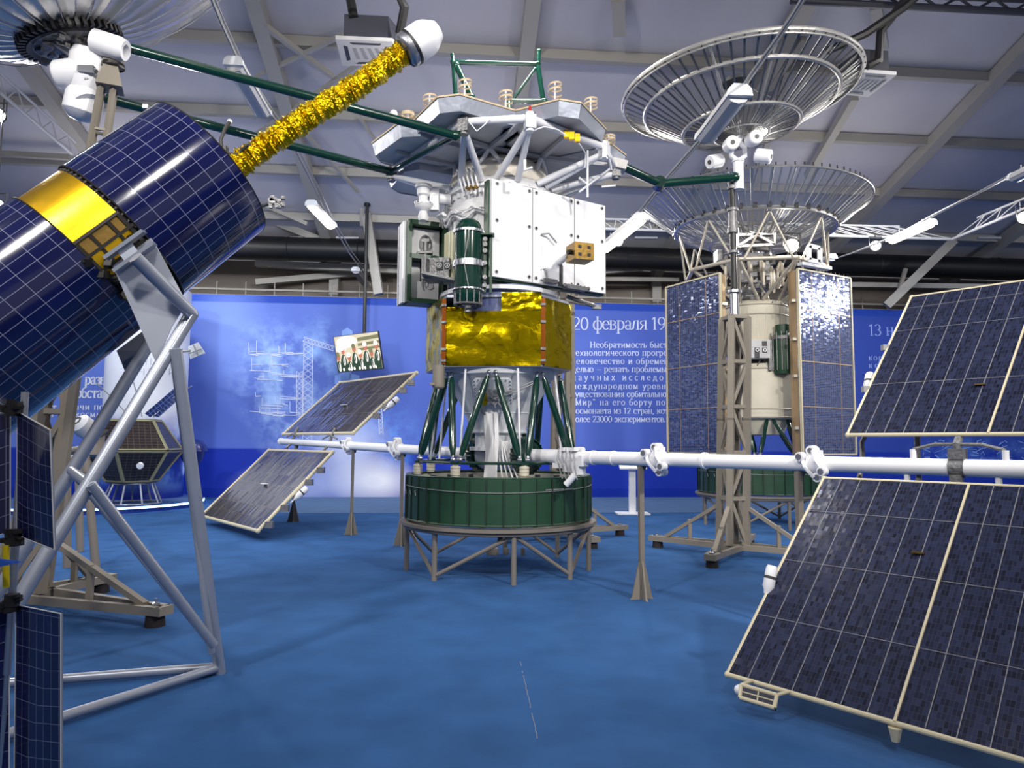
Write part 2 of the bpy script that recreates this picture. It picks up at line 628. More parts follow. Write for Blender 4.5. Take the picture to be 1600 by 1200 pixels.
colr = mixc(ramp(sx.outputs['X'], -11, 2), sc(98, 124, 206), sc(78, 102, 190))
colr = mixc(ramp(sx.outputs['X'], 4, 14), colr, sc(44, 70, 166))
colr = mixc(ramp(sx.outputs['Y'], 1.42, 1.36), colr, sc(24, 52, 168))
colr = mixc(ramp(sx.outputs['Y'], 0.28, 0.24), colr, sc(10, 44, 158))
colr = mixc(ramp(sx.outputs['Y'], 5.62, 5.66), colr, sc(26, 66, 170))
nz = t.n('TexNoise', Scale=1.6, Detail=7.0, Roughness=0.62)
t.l(tc.outputs['UV'], nz.inputs['Vector'])
cloud = ramp(nz.outputs['Fac'], 0.42, 0.68)
for px, py, rx, ry, st, nzd, cc in (
        (425, 580, 85, 95, 1.0, 1, sc(168, 202, 250)), (500, 560, 60, 80, 0.85, 1, sc(150, 190, 248)), (470, 660, 90, 70, 0.95, 1, sc(178, 208, 252)),
        (600, 690, 70, 70, 0.95, 1, sc(110, 165, 245)), (545, 705, 75, 75, 0.85, 0, sc(206, 216, 248)),
        (585, 752, 75, 42, 1.0, 0, sc(244, 244, 252)), (480, 760, 130, 45, 0.6, 0, sc(190, 206, 248)), (360, 520, 70, 110, 0.35, 0, sc(150, 180, 248)), (1520, 705, 110, 24, 0.9, 1, sc(110, 160, 236))):
    u0, z0 = wuv(px, py)
    u1, z1 = wuv(px + rx, py - ry)
    mp = t.n('Mapping')
    mp.inputs['Scale'].default_value = (1 / abs(u1 - u0), 1 / abs(z1 - z0), 1)
    mp.inputs['Location'].default_value = (-u0 / abs(u1 - u0), -z0 / abs(z1 - z0), 0)
    t.l(tc.outputs['UV'], mp.inputs['Vector'])
    g = t.n('TexGradient', gradient_type='SPHERICAL')
    t.l(mp.outputs['Vector'], g.inputs['Vector'])
    k = mul(ramp(g.outputs['Fac'], 0.0, 0.8), st)
    if nzd:
        k = mul(k, cloud)
    colr = mixc(k, colr, cc)
t.l(colr, t.b.inputs['Base Color'])
M['banner'] = t.m
b = MB()
TOP = 5.86
b.prism([H(-24, WD, 0.0), H(30, WD, 0.0), H(30, WD, TOP), H(-24, WD, TOP)], HY * 0.12, (V((0, 0, 0)), HX, V((0, 0, 1))))
WALL = struct(b.build('wall_back', 'banner', smooth=0))


# --- lettering: a small stroke alphabet with serifs
def arc(cx, cy, rx, ry, a0, a1, n=14):
    return [(cx + rx * math.cos(R(a0 + (a1 - a0) * i / n)), cy + ry * math.sin(R(a0 + (a1 - a0) * i / n))) for i in range(n + 1)]


def I(x, y0=0, y1=1.0):
    return [[(x, y0), (x, y1)], [(x - 0.17, y0 + .03), (x + 0.17, y0 + .03)], [(x - 0.17, y1 - .03), (x + 0.1, y1 - .03)]]


def hl(x0, x1, y):
    return [[(x0, y), (x1, y)]]


GL = {
    'а': (.75, [arc(.36, .70, .24, .27, 160, 0), [(.6, .7), (.6, .08), (.75, .03)], arc(.36, .27, .25, .24, 20, 340)]),
    'б': (.85, [arc(.42, .42, .33, .4, 0, 360), arc(.5, .75, .42, .6, 200, 100), [(.43, 1.34), (.72, 1.42)]]),
    'в': (.8, I(.16) + [arc(.36, .76, .27, .21, 90, -90), arc(.38, .28, .32, .26, 90, -90), [(.16, .97), (.36, .97)], [(.16, .54), (.36, .54)], [(.16, .02), (.38, .02)]]),
    'г': (.68, I(.18) + hl(.18, .62, .96) + [[(.62, .96), (.62, .72)]]),
    'д': (.9, [[(.2, .08), (.32, .96)]] + I(.68, .05, 1) + hl(.3, .7, .96) + hl(.05, .88, .06) + [[(.06, .06), (.06, -.25)], [(.86, .06), (.86, -.25)]]),
    'е': (.8, [arc(.42, .5, .33, .47, 5, 315), hl(.1, .75, .55)[0]]),
    'ж': (1.15, I(.57) + [[(.57, .5), (.15, .97)], [(.57, .5), (.98, .97)], [(.5, .52), (.08, .03)], [(.63, .52), (1.08, .03)]]),
    'з': (.68, [arc(.3, .74, .26, .23, 150, -90), arc(.3, .27, .29, .25, 90, -150)]),
    'и': (.95, I(.18) + I(.77) + [[(.18, .1), (.77, .9)]]),
    'й': (.95, I(.18) + I(.77) + [[(.18, .1), (.77, .9)], arc(.47, 1.35, .18, .15, 200, 340)]),
    'к': (.88, I(.18) + [[(.2, .5), (.45, .55), (.75, .97)], [(.42, .55), (.8, .03)]]),
    'л': (.88, [[(.05, .05), (.2, .15), (.32, .96)]] + I(.7) + hl(.32, .7, .96)),
    'м': (1.1, I(.16) + I(.92) + [[(.16, .97), (.54, .06)], [(.54, .06), (.92, .97)]]),
    'н': (.95, I(.18) + I(.77) + hl(.18, .77, .52)),
    'о': (.86, [arc(.43, .5, .35, .48, 0, 360, 20)]),
    'п': (.95, I(.18) + I(.77) + hl(.1, .85, .96)),
    'р': (.88, I(.18, -.42, 1) + [arc(.42, .5, .36, .47, 140, -140)]),
    'с': (.75, [arc(.42, .5, .33, .48, 48, 315)]),
    'т': (.8, I(.4) + hl(.06, .74, .96) + [[(.06, .96), (.06, .7)], [(.74, .96), (.74, .7)]]),
    'у': (.85, [[(.1, .97), (.45, .05)], [(.78, .97), (.38, -.2), (.2, -.4), (.06, -.36)]]),
    'ф': (1.0, I(.5, -.42, 1.42) + [arc(.33, .5, .26, .46, 50, 310), arc(.67, .5, .26, .46, 130, -130)]),
    'х': (.85, [[(.12, .97), (.74, .03)], [(.74, .97), (.12, .03)]]),
    'ц': (.98, I(.18) + I(.74) + hl(.1, .92, .04) + [[(.9, .04), (.9, -.25)]]),
    'ч': (.88, I(.7) + [[(.15, .97), (.18, .6), (.35, .45), (.7, .5)]]),
    'ш': (1.25, I(.16) + I(.6) + I(1.04) + hl(.1, 1.1, .04)),
    'щ': (1.35, I(.16) + I(.6) + I(1.04) + hl(.1, 1.26, .04) + [[(1.26, .04), (1.26, -.25)]]),
    'ы': (1.12, I(.18) + [arc(.38, .29, .28, .26, 90, -90), [(.18, .55), (.38, .55)], [(.18, .03), (.38, .03)]] + I(.94)),
    'ь': (.78, I(.18) + [arc(.38, .29, .3, .26, 90, -90), [(.18, .55), (.38, .55)], [(.18, .03), (.38, .03)]]),
    'э': (.78, [arc(.36, .5, .34, .48, 140, -140), hl(.25, .68, .5)[0]]),
    'ю': (1.25, I(.18) + [hl(.18, .45, .5)[0], arc(.8, .5, .34, .48, 0, 360, 20)]),
    'я': (.86, I(.7) + [arc(.42, .74, .28, .22, 90, 270), [(.42, .96), (.7, .96)], [(.42, .5), (.7, .5)], [(.45, .5), (.12, .03)]]),
    'Н': (1.2, I(.2, 0, 1.4) + I(.98, 0, 1.4) + hl(.2, .98, .72)),
    'М': (1.4, I(.2, 0, 1.4) + I(1.2, 0, 1.4) + [[(.2, 1.36), (.7, .1)], [(.7, .1), (1.2, 1.36)]]),
    'О': (1.2, [arc(.6, .7, .5, .7, 0, 360, 20)]),
    'Е': (1.0, I(.2, 0, 1.4) + hl(.2, .85, 1.36) + hl(.2, .72, .72) + hl(.2, .9, .04) + [[(.88, .04), (.88, .25)], [(.84, 1.36), (.84, 1.15)]]),
    'И': (1.2, I(.2, 0, 1.4) + I(.98, 0, 1.4) + [[(.2, .1), (.98, 1.3)]]),
    'А': (1.15, [[(.1, .03), (.56, 1.38)], [(.56, 1.38), (1.04, .03)], [(.28, .5), (.86, .5)]]),
    'Ч': (1.1, I(.9, 0, 1.4) + [[(.2, 1.36), (.22, .85), (.4, .66), (.9, .7)]]),
    'Я': (1.1, I(.9, 0, 1.4) + [arc(.5, 1.03, .34, .33, 90, 270), [(.5, 1.36), (.9, 1.36)], [(.5, .7), (.9, .7)], [(.6, .7), (.15, .03)]]),
    '0': (.9, [arc(.45, .66, .35, .66, 0, 360, 20)]),
    '1': (.7, I(.36, 0, 1.34) + [[(.1, 1.12), (.36, 1.32)]]),
    '2': (.88, [arc(.42, .98, .32, .36, 165, -40), [(.68, .75), (.1, .05)], [(.1, .05), (.8, .05)]]),
    '3': (.82, [arc(.36, 1.0, .3, .33, 150, -90), arc(.36, .35, .36, .34, 90, -150)]),
    '9': (.88, [arc(.43, .92, .34, .4, 0, 360, 18), arc(.1, .85, .68, .85, 5, -75)]),
    '“': (.6, [[(.15, 1.15), (.22, 1.4)], [(.38, 1.15), (.45, 1.4)]]),
    '”': (.6, [[(.15, 1.15), (.22, 1.4)], [(.38, 1.15), (.45, 1.4)]]),
    '—': (1.1, [hl(.05, 1.05, .5)[0]]), ',': (.4, [[(.18, .1), (.1, -.2)]]), '.': (.4, [[(.16, -.02), (.16, .16)]]), ' ': (.5, []),
}


def lettering(b, text, px0, px1, py, xh, wt=1.0, d=WD):
    """text between two pixel columns of the wall, its x-height line centred on py, xh = x-height in pixels"""
    u0, z0 = wuv(px0, py, d)
    u1, z1 = wuv(px1, py, d)
    m_per = abs(wuv(px0, py - 10, d)[1] - z0) / 10
    S_ = xh * m_per
    nat = sum(GL[c][0] for c in text)
    gaps = len(text) - 1
    gap = ((u1 - u0) / S_ - nat) / max(1, gaps)
    cond = 1.0
    if gap < -0.05:
        cond = (u1 - u0) / S_ / nat
        gap = 0.0
    x = 0.0
    for k, c in enumerate(text):
        for pl in GL[c][1]:
            for (xa, ya), (xb, yb) in zip(pl, pl[1:]):
                L = math.hypot(xb - xa, yb - ya) or 1
                wd = (0.05 + 0.12 * abs(yb - ya) / L) * wt
                nx, ny = -(yb - ya) / L * wd / 2, (xb - xa) / L * wd / 2
                ex, ey = (xb - xa) / L * .02, (yb - ya) / L * .02
                q = [(xa - ex + nx, ya - ey + ny), (xb + ex + nx, yb + ey + ny), (xb + ex - nx, yb + ey - ny), (xa - ex - nx, ya - ey - ny)]
                zz = lambda uu: z0 + (z1 - z0) * uu / (u1 - u0)
                b.add([H(u0 + (x + p[0] * cond) * S_, d - 0.012, zz((x + p[0]) * S_) + (p[1] - .5) * S_) for p in q], [(0, 1, 2, 3)])
        x += GL[c][0] * cond + gap
    return b


b = MB()
lettering(b, '20 февраля 19', 894, 1040, 508, 14.5)
b.build('heading_lettering', 'print_white', WALL, 0, False)
b = MB()
for y, x0, x1, s_ in ((540, 922, 1042, 'Необратимость быст'), (552.5, 893, 1042, 'технологического прогре'), (565.5, 893, 1044, 'человечество и обремен'),
                      (578, 893, 1041, 'целью — решать проблемы'), (591, 893, 1036, 'научных исследо'), (604.5, 893, 1040, 'международном уровн'),
                      (617, 893, 1041, 'существования орбитально'), (630, 893, 1039, '“Мир” на его борту по'), (643, 893, 1044, 'космонавта из 12 стран, кот'), (656, 893, 1040, 'более 23000 экспериментов.')):
    lettering(b, s_, x0, x1, y, 6.9, 1.25)
b.build('paragraph_lettering', 'print_white', WALL, 0, False)
b = MB()
lettering(b, '13 н', 1357, 1396, 518, 13)
lettering(b, 'кор', 1357, 1378, 560, 6.5, 1.2)
lettering(b, 'ко', 1357, 1372, 572, 6.5, 1.2)
b.build('right_heading_lettering', 'print_pale', WALL, 0, False)
b = MB()
lettering(b, 'развед', 133, 182, 595, 11.5, 1.6)
lettering(b, 'обстано', 119, 178, 616, 11.5, 1.6)
lettering(b, 'т', 82, 88, 637, 7, 1.4)
lettering(b, 'ачи по', 118, 162, 637, 7, 1.4)
lettering(b, 'ва', 70, 84, 648.5, 7, 1.4)
lettering(b, 'космич', 118, 166, 648.5, 7, 1.4)
lettering(b, 'тах уч', 132, 178, 661, 7, 1.4)
lettering(b, 'кр', 80, 90, 673, 7, 1.4)
b.build('bold_lettering', 'print_bold', WALL, 0, False)


# --- launch pad drawing (printed lines)
def wl(b, pts, wpx=1.0, d=WD):
    for p, q in zip(pts, pts[1:]):
        a, c = wuv(*p, d), wuv(*q, d)
        L = math.hypot(c[0] - a[0], c[1] - a[1]) or 1
        k = wpx * 0.0125
        nx, nz_ = -(c[1] - a[1]) / L * k, (c[0] - a[0]) / L * k
        b.add([H(a[0] + nx, d - .01, a[1] + nz_), H(c[0] + nx, d - .01, c[1] + nz_), H(c[0] - nx, d - .01, c[1] - nz_), H(a[0] - nx, d - .01, a[1] - nz_)], [(0, 1, 2, 3)])


def lat(b, x0, y0, x1, y1, wpx, n, lw):
    dx, dy = x1 - x0, y1 - y0
    L = math.hypot(dx, dy)
    nx, ny = -dy / L * wpx / 2, dx / L * wpx / 2
    wl(b, [(x0 + nx, y0 + ny), (x1 + nx, y1 + ny)], lw)
    wl(b, [(x0 - nx, y0 - ny), (x1 - nx, y1 - ny)], lw)
    zz = [(x0 + dx * i / n + nx * (1 if i % 2 else -1), y0 + dy * i / n + ny * (1 if i % 2 else -1)) for i in range(n + 1)]
    wl(b, zz, lw * .7)
    wl(b, [(x0 + dx * i / n - nx * (1 if i % 2 else -1), y0 + dy * i / n - ny * (1 if i % 2 else -1)) for i in range(n + 1)], lw * .7)


b = MB()
lat(b, 474, 530, 522, 545, 7, 9, .7)
lat(b, 482, 536, 480, 690, 14, 16, .8)
lat(b, 468, 580, 468, 650, 9, 9, .7)
lat(b, 593, 630, 596, 678, 6, 8, .7)
random.seed(3)
for k in range(46):
    x = random.uniform(388, 470)
    y = random.choice((552, 556, 572, 580, 586, 590, 622, 632, 640, 646, 650)) + random.uniform(-3, 3)
    wl(b, [(x, y), (x + random.uniform(6, 34), y + random.uniform(-1, 3))], random.uniform(.5, 1.1))
    if k % 2:
        wl(b, [(x, y), (x + random.uniform(-1, 1), y - random.uniform(6, 20))], .6)
wl(b, [(446, 536), (446, 552)], .8)
wl(b, [(440, 552), (455, 552)], 1.2)
b.build('launch_tower_print', 'print_white', WALL, 0, False)
b = MB()
for px0, px1, y0, y1 in ((532, 551, 512, 600), (523, 562, 582, 600)):
    (ua, za), (ub, zb) = wuv(px0, y1), wuv(px1, y0)
    b.add([H(ua, WD - .008, za), H(ub, WD - .008, za), H(ub, WD - .008, zb - .1), H((ua + ub) / 2, WD - .008, zb), H(ua, WD - .008, zb - .1)], [(0, 1, 2, 3, 4)])
b.build('rocket_print', 'print_mid', WALL, 0, False)
b = MB()
random.seed(9)
for k in range(60):
    x, y = random.uniform(1440, 1600), random.uniform(688, 722)
    wl(b, [(x, y), (x + random.uniform(-14, 14), y + random.uniform(-7, 7))], random.uniform(.5, 1.3))
b.build('machinery_print', 'print_mid', WALL, 0, False)

# --- roof frame
nt = [0]


def trim(bld, m='beam', name='trim'):
    nt[0] += 1
    return struct(bld.build('%s_%d' % (name, nt[0]), m, smooth=0))


for i in range(-2, 6):
    d = 18.75 - 2.1 * i + 0.0
    if d > 23 or d < 6:
        continue
    trim(MB().beam(H(-30, d, roofz(d) - .12), H(34, d, roofz(d) - .12), .16, .22))
for u in (-14.6, -9.3, -4.0, 1.45, 6.9, 12.2, 17.5):
    b = MB().beam(H(u, 6, roofz(6) - .22), H(u, 23.5, roofz(23.5) - .22), .30, .30)
    b.beam(H(u, 23.45, roofz(23.5)), H(u, 23.45, 0), .3, .3)
    trim(b)


def roof_at(px, py, gap=.32):           # the point on the underside of the roof frame seen at a pixel
    r = ray(px, py)
    t = (14.2 - gap - CAM.z) / (r.z + .28 * r.dot(HY))
    return CAM + r * t


for i, (px, py, qx, qy, Y, wd) in enumerate((
        (-10, 2, 130, 52, 13, .08), (400, 30, 520, 120, 13, .08), (400, 120, 545, 50, 13.5, .06), (460, 190, 560, 300, 15.5, .06), (0, 45, 210, -10, 12, .06),
        (405, 338, 592, 412, 21.0, .16), (400, 412, 625, 423, 22.2, .16), (400, 441, 582, 425, 22.4, .14), (573, 335, 592, 460, 20.5, .2), (566, 300, 566, 352, 20, .1),
        (300, 372, 480, 372, 22.6, .1), (455, 372, 520, 420, 22.6, .08), (1035, 415, 900, 428, 22.4, .14), (900, 436, 1060, 437, 22.6, .1), (1320, 445, 1600, 449, 22.5, .12),
        (1490, 376, 1385, 478, 21.2, .2), (1415, 420, 1400, 470, 22, .08), (1230, 110, 1180, 290, 17.5, .1), (1335, 152, 1262, 275, 17, .14), (1368, 8, 1380, 72, 14, .16), (1256, 60, 1200, 140, 15, .1),
        (560, 100, 400, 210, 14, .06), (180, 240, 330, 190, 15, .06), (0, 240, 110, 246, 17, .1), (640, 300, 560, 180, 17, .05), (966, -5, 968, 50, 14.3, .2), (340, 290, 480, 350, 20, .08))):
    if Y < 20:
        p, q = roof_at(px, py), roof_at(qx, qy)
    else:
        p, q = at(px, py, Y), at(qx, qy, Y + (.6 if i % 2 else 0))
    trim(MB().beam(p, q, wd * 1.3, wd * 1.3))
# rear rail and slatted gutter above the banner
b = MB()
for z in (6.25, 6.45):
    b.beam(H(-24, 22.9, z), H(30, 22.9, z), .08, .06)
for k in range(60):
    b.beam(H(-22 + k * .9, 22.9, 6.0), H(-22 + k * .9, 22.9, 6.7), .03, .03)
trim(b, 'beam')

# --- air duct
b = MB()
b.lathe([(.36, 0), (.36, 54)], H(-24, 21.7, 7.5), HX, 20)
for k in range(26):
    b.torus(H(-24 + k * 2.1, 21.7, 7.5), HX, .36, .015, 20, 5)
duct = tag(b.build('air_duct', 'black'), 'long black fabric air duct running under the roof above the blue wall', 'duct')
b = MB()
for px in (465, 545, 1008, 1470, 1540):
    p = at(px, 374, 21.4)
    b.beam(p + V((-.35, -.15, 0)), p + V((.35, -.15, 0)), .1, .06)
b.build('duct_clip', 'lightgrey', duct, 0)


# --- lamp rows: hanging cables and tube lamps, all near 6.8 m up
def cable(label, pts, r=.022, z=6.86):
    b = MB().path([atz(x, y, z) for x, y in pts], r, 6)
    b.path([atz(x + 5, y - 1, z + .04) for x, y in pts], r * .7, 5)
    return tag(b.build('lamp_cable', 'wire'), label, 'cable', None)


cable('grey lamp cable sloping down behind the gold boom to the hanging screen pole', [(315, -40), (345, 35), (380, 112), (425, 180), (462, 235), (490, 290), (515, 343), (545, 395), (568, 425)])
cable('grey lamp cable crossing in front of the upper right mesh dish', [(1270, -30), (1240, 20), (1212, 62), (1170, 120), (1140, 168), (1105, 205), (1035, 285), (995, 335), (945, 392)], .018, 5.5)
cable('thin grey lamp cable at right edge descending towards the second dish', [(1660, 225), (1600, 262), (1530, 300), (1460, 335), (1400, 368), (1330, 396), (1290, 409), (1278, 414)])


def tube_lamp(label, p0, p1, lit, z=6.72, up=.22, hr=.012):
    a, c = atz(*p0, z), atz(*p1, z)
    root = thing('tube_lamp', label, 'lamp', lerp(a, c, .5))
    ax = (c - a)
    sd = V((0, 0, 1)).cross(ax).normalized()
    nrm = V((0, 0, 1))
    L = ax.length
    prof = [(-.13, .0), (-.12, .07), (-.07, .12), (.07, .12), (.12, .07), (.13, 0)]
    MB().prism([a + sd * x + nrm * y for x, y in prof], ax).build('housing', 'lightgrey', root)
    for e, s_ in ((a, -1), (c, 1)):
        MB().prism([e + sd * x * 1.06 + nrm * (y * 1.1 - .005) for x, y in prof], ax.normalized() * (.06 * s_)).build('end_cap', 'card', root)
    prof2 = [(-.115, -.002), (-.08, -.05), (0, -.07), (.08, -.05), (.115, -.002)]
    MB().prism([a + sd * x + nrm * y for x, y in prof2], ax).build('diffuser', 'tube_on' if lit else 'lightgrey', root)
    MB().tube(lerp(a, c, .2) + nrm * .1, lerp(a, c, .2) + nrm * up, hr).build('hook', 'wire', root)
    MB().tube(lerp(a, c, .8) + nrm * .1, lerp(a, c, .8) + nrm * up, hr).build('hook', 'wire', root)
    return root


tube_lamp('unlit grey tube lamp hanging between the two long green booms', (366, 104), (410, 178), False)
tube_lamp('lit tube lamp glowing above the hanging screen', (487, 322), (517, 354), True)
tube_lamp('small unlit tube lamp beside the pole of the hanging screen', (556, 424), (572, 446), False)
tube_lamp('unlit grey tube lamp hanging in front of the upper right dish', (1154, 152), (1104, 216), False, 5.36)
tube_lamp('lit tube lamp glowing right of the white equipment panel', (1000, 344), (944, 390), True, 5.36)
tube_lamp('lit tube lamp glowing above the upper right solar panel', (1454, 351), (1394, 377), True)
tube_lamp('unlit tube lamp cut off by the right edge of the photo', (1640, 254), (1586, 280), False)
tube_lamp('unlit tube lamp end right of the second dish base', (1300, 404), (1282, 411), False, 6.72, 1.95, .006)


def flood(label, px, py, Y, aim, power, rod=.5):
    p = at(px, py, Y)
    root = thing('floodlight', label, 'lamp', p)
    ax = (V(aim) - p).normalized()
    MB().lathe([(.0001, -.3), (.07, -.3), (.10, -.16), (.16, 0), (.13, 0), (.09, -.1), (.0001, -.1)], p, ax, 20).build('housing', 'darkgrey', root)
    MB().lathe([(.0001, -.035), (.128, -.02)], p, ax, 20).build('lens', 'flood_on', root)
    b = MB().path([p + V((.17, 0, 0)), p + V((.17, 0, .25)), p + V((-.17, 0, .25)), p + V((-.17, 0, 0))], .014)
    b.tube(p + V((0, 0, .25 if rod > 0 else -.0)), p + V((0, 0, .25 + rod if rod > 0 else rod)), .014)
    b.build('yoke', 'darkgrey', root)
    lamp('floodlight_beam', p + ax * .06, aim, power, size=.12, angle=95, blend=.8)
    return root


flood('lit floodlight shining below the second mesh dish', 1237, 384, 13.35, (0.8, 3.5, 0.8), 420, -.3)
flood('lit floodlight hanging under the right lighting truss', 1368, 384, 18.95, (1.0, 4.0, 0.5), 700, .05)
flood('lit floodlight beside the right edge of the white equipment panel', 966, 377, 18.95, (0.3, 4.0, 0.5), 700, .1)
flood('lit floodlight on the truss rising above the upper right solar panel', 1600, 340, 15.3, (0.0, 5.0, 0.5), 500, .05)
flood('lit floodlight on the pale truss below the silver petal dish', -4, 180, 13.3, (-0.5, 5.5, 0.8), 500, .3)
flood('lit floodlight just above the lower solar drum', -5, 322, 13.3, (-0.5, 6.0, 0.8), 400, 1.9)


# --- lattice lighting trusses
def truss(label, t0, t1, b0, b1, n, r=.03, m='lightgrey'):
    root = thing('lighting_truss', label, 'truss', t0)
    MB().tube(t0, t1, r).build('chord', m, root)
    MB().tube(b0, b1, r * 1.3).build('chord', m, root)
    b = MB()
    pts = [lerp(t0, t1, i / n) if i % 2 else lerp(b0, b1, i / n) for i in range(n + 1)]
    for p, q in zip(pts, pts[1:]):
        b.tube(p, q, r * .5, n=6)
    b.build('web', m, root)
    return root


truss('white level lattice lighting truss running behind the second dish', at(900, 341, 19), at(1405, 354, 19), at(900, 356, 19), at(1492, 374, 19), 40)
truss('white lattice truss rising above the upper right solar panel', at(1528, 340, 17.5), at(1640, 294, 14.5), at(1490, 373, 18.6), at(1640, 310, 14.5), 8)
truss('pale lattice truss below the petal dish', at(-20, 96, 13), at(118, 222, 16), at(-20, 128, 13), at(112, 240, 16), 10)
truss('dark zigzag roof truss above the upper right air conditioner', at(1240, -14, 12), at(1640, 2, 12), at(1236, 1, 12), at(1640, 21, 12), 14, .05, 'dark_beam')


# --- ceiling cassettes
def cassette(label, A, B_, C_, D_, z, ducts):
    P = [atz(*A, z), atz(*B_, z), atz(*C_, z), atz(*D_, z)]
    c = sum(P, V((0, 0, 0))) / 4
    root = thing('air_conditioner', label, 'air conditioner', c)
    MB().prism(P, (0, 0, .06)).build('grille_panel', 'lightgrey', root, 0)
    Q = [lerp(c, p, .78) + V((0, 0, .06)) for p in P]
    MB().prism(Q, (0, 0, .4)).build('body', 'dark_beam', root, 0)
    b = MB()
    for s0, s1 in ((.72, .80),):
        for k in range(4):
            p, q = P[k], P[(k + 1) % 4]
            b.prism([lerp(c, lerp(p, q, .15), s1), lerp(c, lerp(p, q, .85), s1), lerp(c, lerp(p, q, .85), s0 - .04), lerp(c, lerp(p, q, .15), s0 - .04)], (0, 0, -.008))
    b.build('air_slot', 'dark_beam', root, 0)
    b = MB()
    for k in range(5):
        t0 = .24 + k * .12
        p, q = lerp(P[0], P[1], t0), lerp(P[3], P[2], t0)
        p2, q2 = lerp(P[0], P[1], t0 + .06), lerp(P[3], P[2], t0 + .06)
        b.prism([lerp(p, q, .3), lerp(p2, q2, .3), lerp(p2, q2, .72), lerp(p, q, .72)], (0, 0, -.008))
    b.build('louver', 'wire', root, 0)
    for pts in ducts:
        MB().path(pts, .07, 8).build('hose', 'black', root)
    return root


z = 7.75
c0 = atz(580, 60, z)
cassette('ceiling air conditioner cassette behind the gold boom tip', (524, 61), (613, 65), (645, 103), (535, 103), z,
         [[c0 + V((-.3, 0, .45)), c0 + V((-.35, 0, .75)), c0 + V((-.1, -.1, .85)), c0 + V((.35, -.1, .8)), c0 + V((.5, 0, .5)), c0 + V((.4, .2, .2))],
          [c0 + V((-.3, .1, .4)), c0 + V((-.4, .1, .9)), c0 + V((-.6, .1, 1.6))]])
c0 = atz(1350, 112, z)
cassette('ceiling air conditioner cassette beside the upper dish rim', (1345, 113), (1401, 117), (1357, 152), (1300, 146), z,
         [[c0 + V((.05, 0, .1)), c0 + V((.25, 0, .2)), c0 + V((.3, 0, .7)), c0 + V((.6, -.2, 1.1)), c0 + V((1.2, -.4, 1.6))],
          [c0 + V((-.6, 0, .35)), c0 + V((0, -.1, .6)), c0 + V((.6, -.2, 1.0)), c0 + V((1.3, -.4, 1.6))]])

# --- hanging screen
S = [at(522, 527, 20), at(590, 518, 19.6), at(598, 575, 19.5), at(529, 581, 19.9)]
c = sum(S, V((0, 0, 0))) / 4
root = thing('hanging_screen', 'tilted screen showing people in green, hung on a black pole before the blue wall', 'screen', c)
nrm = (S[1] - S[0]).cross(S[3] - S[0]).normalized()
if nrm.y > 0:
    nrm = -nrm
MB().prism([lerp(c, p, 1.03) for p in S], -nrm * .06).build('casing', 'black', root, 0)
b = MB()


def sp(x, y, k=.004):
    return lerp(lerp(S[0], S[1], x), lerp(S[3], S[2], x), y) + nrm * k


def blob(x, y, rx, ry, mi, k):
    b.mi = mi
    n = 16
    b.add([sp(min(1, max(0, x + rx * math.cos(2 * pi * i / n))), min(1, max(0, y + ry * math.sin(2 * pi * i / n))), k) for i in range(n)], [tuple(range(n))])


b.mi = 0
b.add([sp(0, 0), sp(1, 0), sp(1, 1), sp(0, 1)], [(0, 1, 2, 3)])
b.mi = 4
for y0, y1 in ((.1, .2), (.26, .34), (.4, .47)):
    b.add([sp(.52, y0, .005), sp(1, y0 - .03, .005), sp(1, y1 - .03, .005), sp(.52, y1, .005)], [(0, 1, 2, 3)])
rs_ = random.Random(44)
for i, x in enumerate((.04, .16, .29, .42, .55, .68, .80, .93)):
    top_ = .62 - .18 * (i % 2) + rs_.uniform(-.04, .04)
    k_ = .006 + .001 * i
    blob(x, top_ + .5, .085, .42, 1, k_)
    blob(x, top_ - .02, .042, .10, 3, k_ + .0002)
    blob(x - .01, top_ - .10, .045, .07, 2 if i % 3 else 4, k_ + .0004)
    blob(x + .012, top_ + .26, .028, .14, 2, k_ + .0004)
    blob(x + .002, top_ + .24, .012, .11, 1, k_ + .0006)
blob(.27, .18, .24, .17, 2, .0055)
blob(.13, .34, .12, .12, 2, .0055)
for i in range(7):
    blob(.14 + .12 * i, .95, .022, .045, 2, .016)
b.build('screen', ['scr_cream', 'scr_green', 'scr_white', 'scr_skin', 'scr_olive'], root, 0, False)
top = at(569, 312, 19.95)
bot = at(568, 525, 19.95) + V((0, .08, 0))
MB().tube(V((bot.x, bot.y, top.z + .12)), bot, .05).build('pole', 'black', root)
MB().lathe([(.09, -.15), (.11, .06), (.06, .16)], V((bot.x, bot.y, top.z)), (0, 0, 1), 12).build('clamp', 'black', root)
MB().beam(bot + V((0, 0, .05)), V((bot.x, bot.y - .02, c.z - .1)), .3, .06).build('bracket', 'black', root, 0)
# ================================================================== SUPPORT STANDS
CC = V((-.17, 9.26, 0))


def pol(c, r, a, z):
    return V((c.x + r * math.sin(R(a)), c.y - r * math.cos(R(a)), z))


def ring_stand(label, c, legs, r_leg=1.17, z=.62):
    root = thing('ring_stand', label, 'stand', c)
    MB().lathe([(1.06, z - .035), (1.26, z - .035), (1.26, z + .0), (1.06, z + .0)], c, n=56, closed=True).build('ring_plate', 'stand', root)
    MB().torus(c + V((0, 0, z - .055)), (0, 0, 1), 1.2, .03, 56).build('ring_tube', 'stand', root)
    for a in legs:
        MB().tube(pol(c, r_leg, a, 0), pol(c, r_leg, a, z - .05), .032, n=10).build('leg', 'stand', root)
    for i, a in enumerate(legs):
        a2 = legs[(i + 1) % len(legs)]
        p = pol(c, r_leg, a if i % 2 else a2, .05)
        q = pol(c, r_leg, a2 if i % 2 else a, z - .07)
        MB().tube(lerp(p, q, .03), q, .024, n=8).build('brace', 'stand', root)
    return root


ring_stand('round taupe steel stand with braced legs under the central spacecraft', CC, [-78, -38, 10, 48, 80, 135, 176, -130])


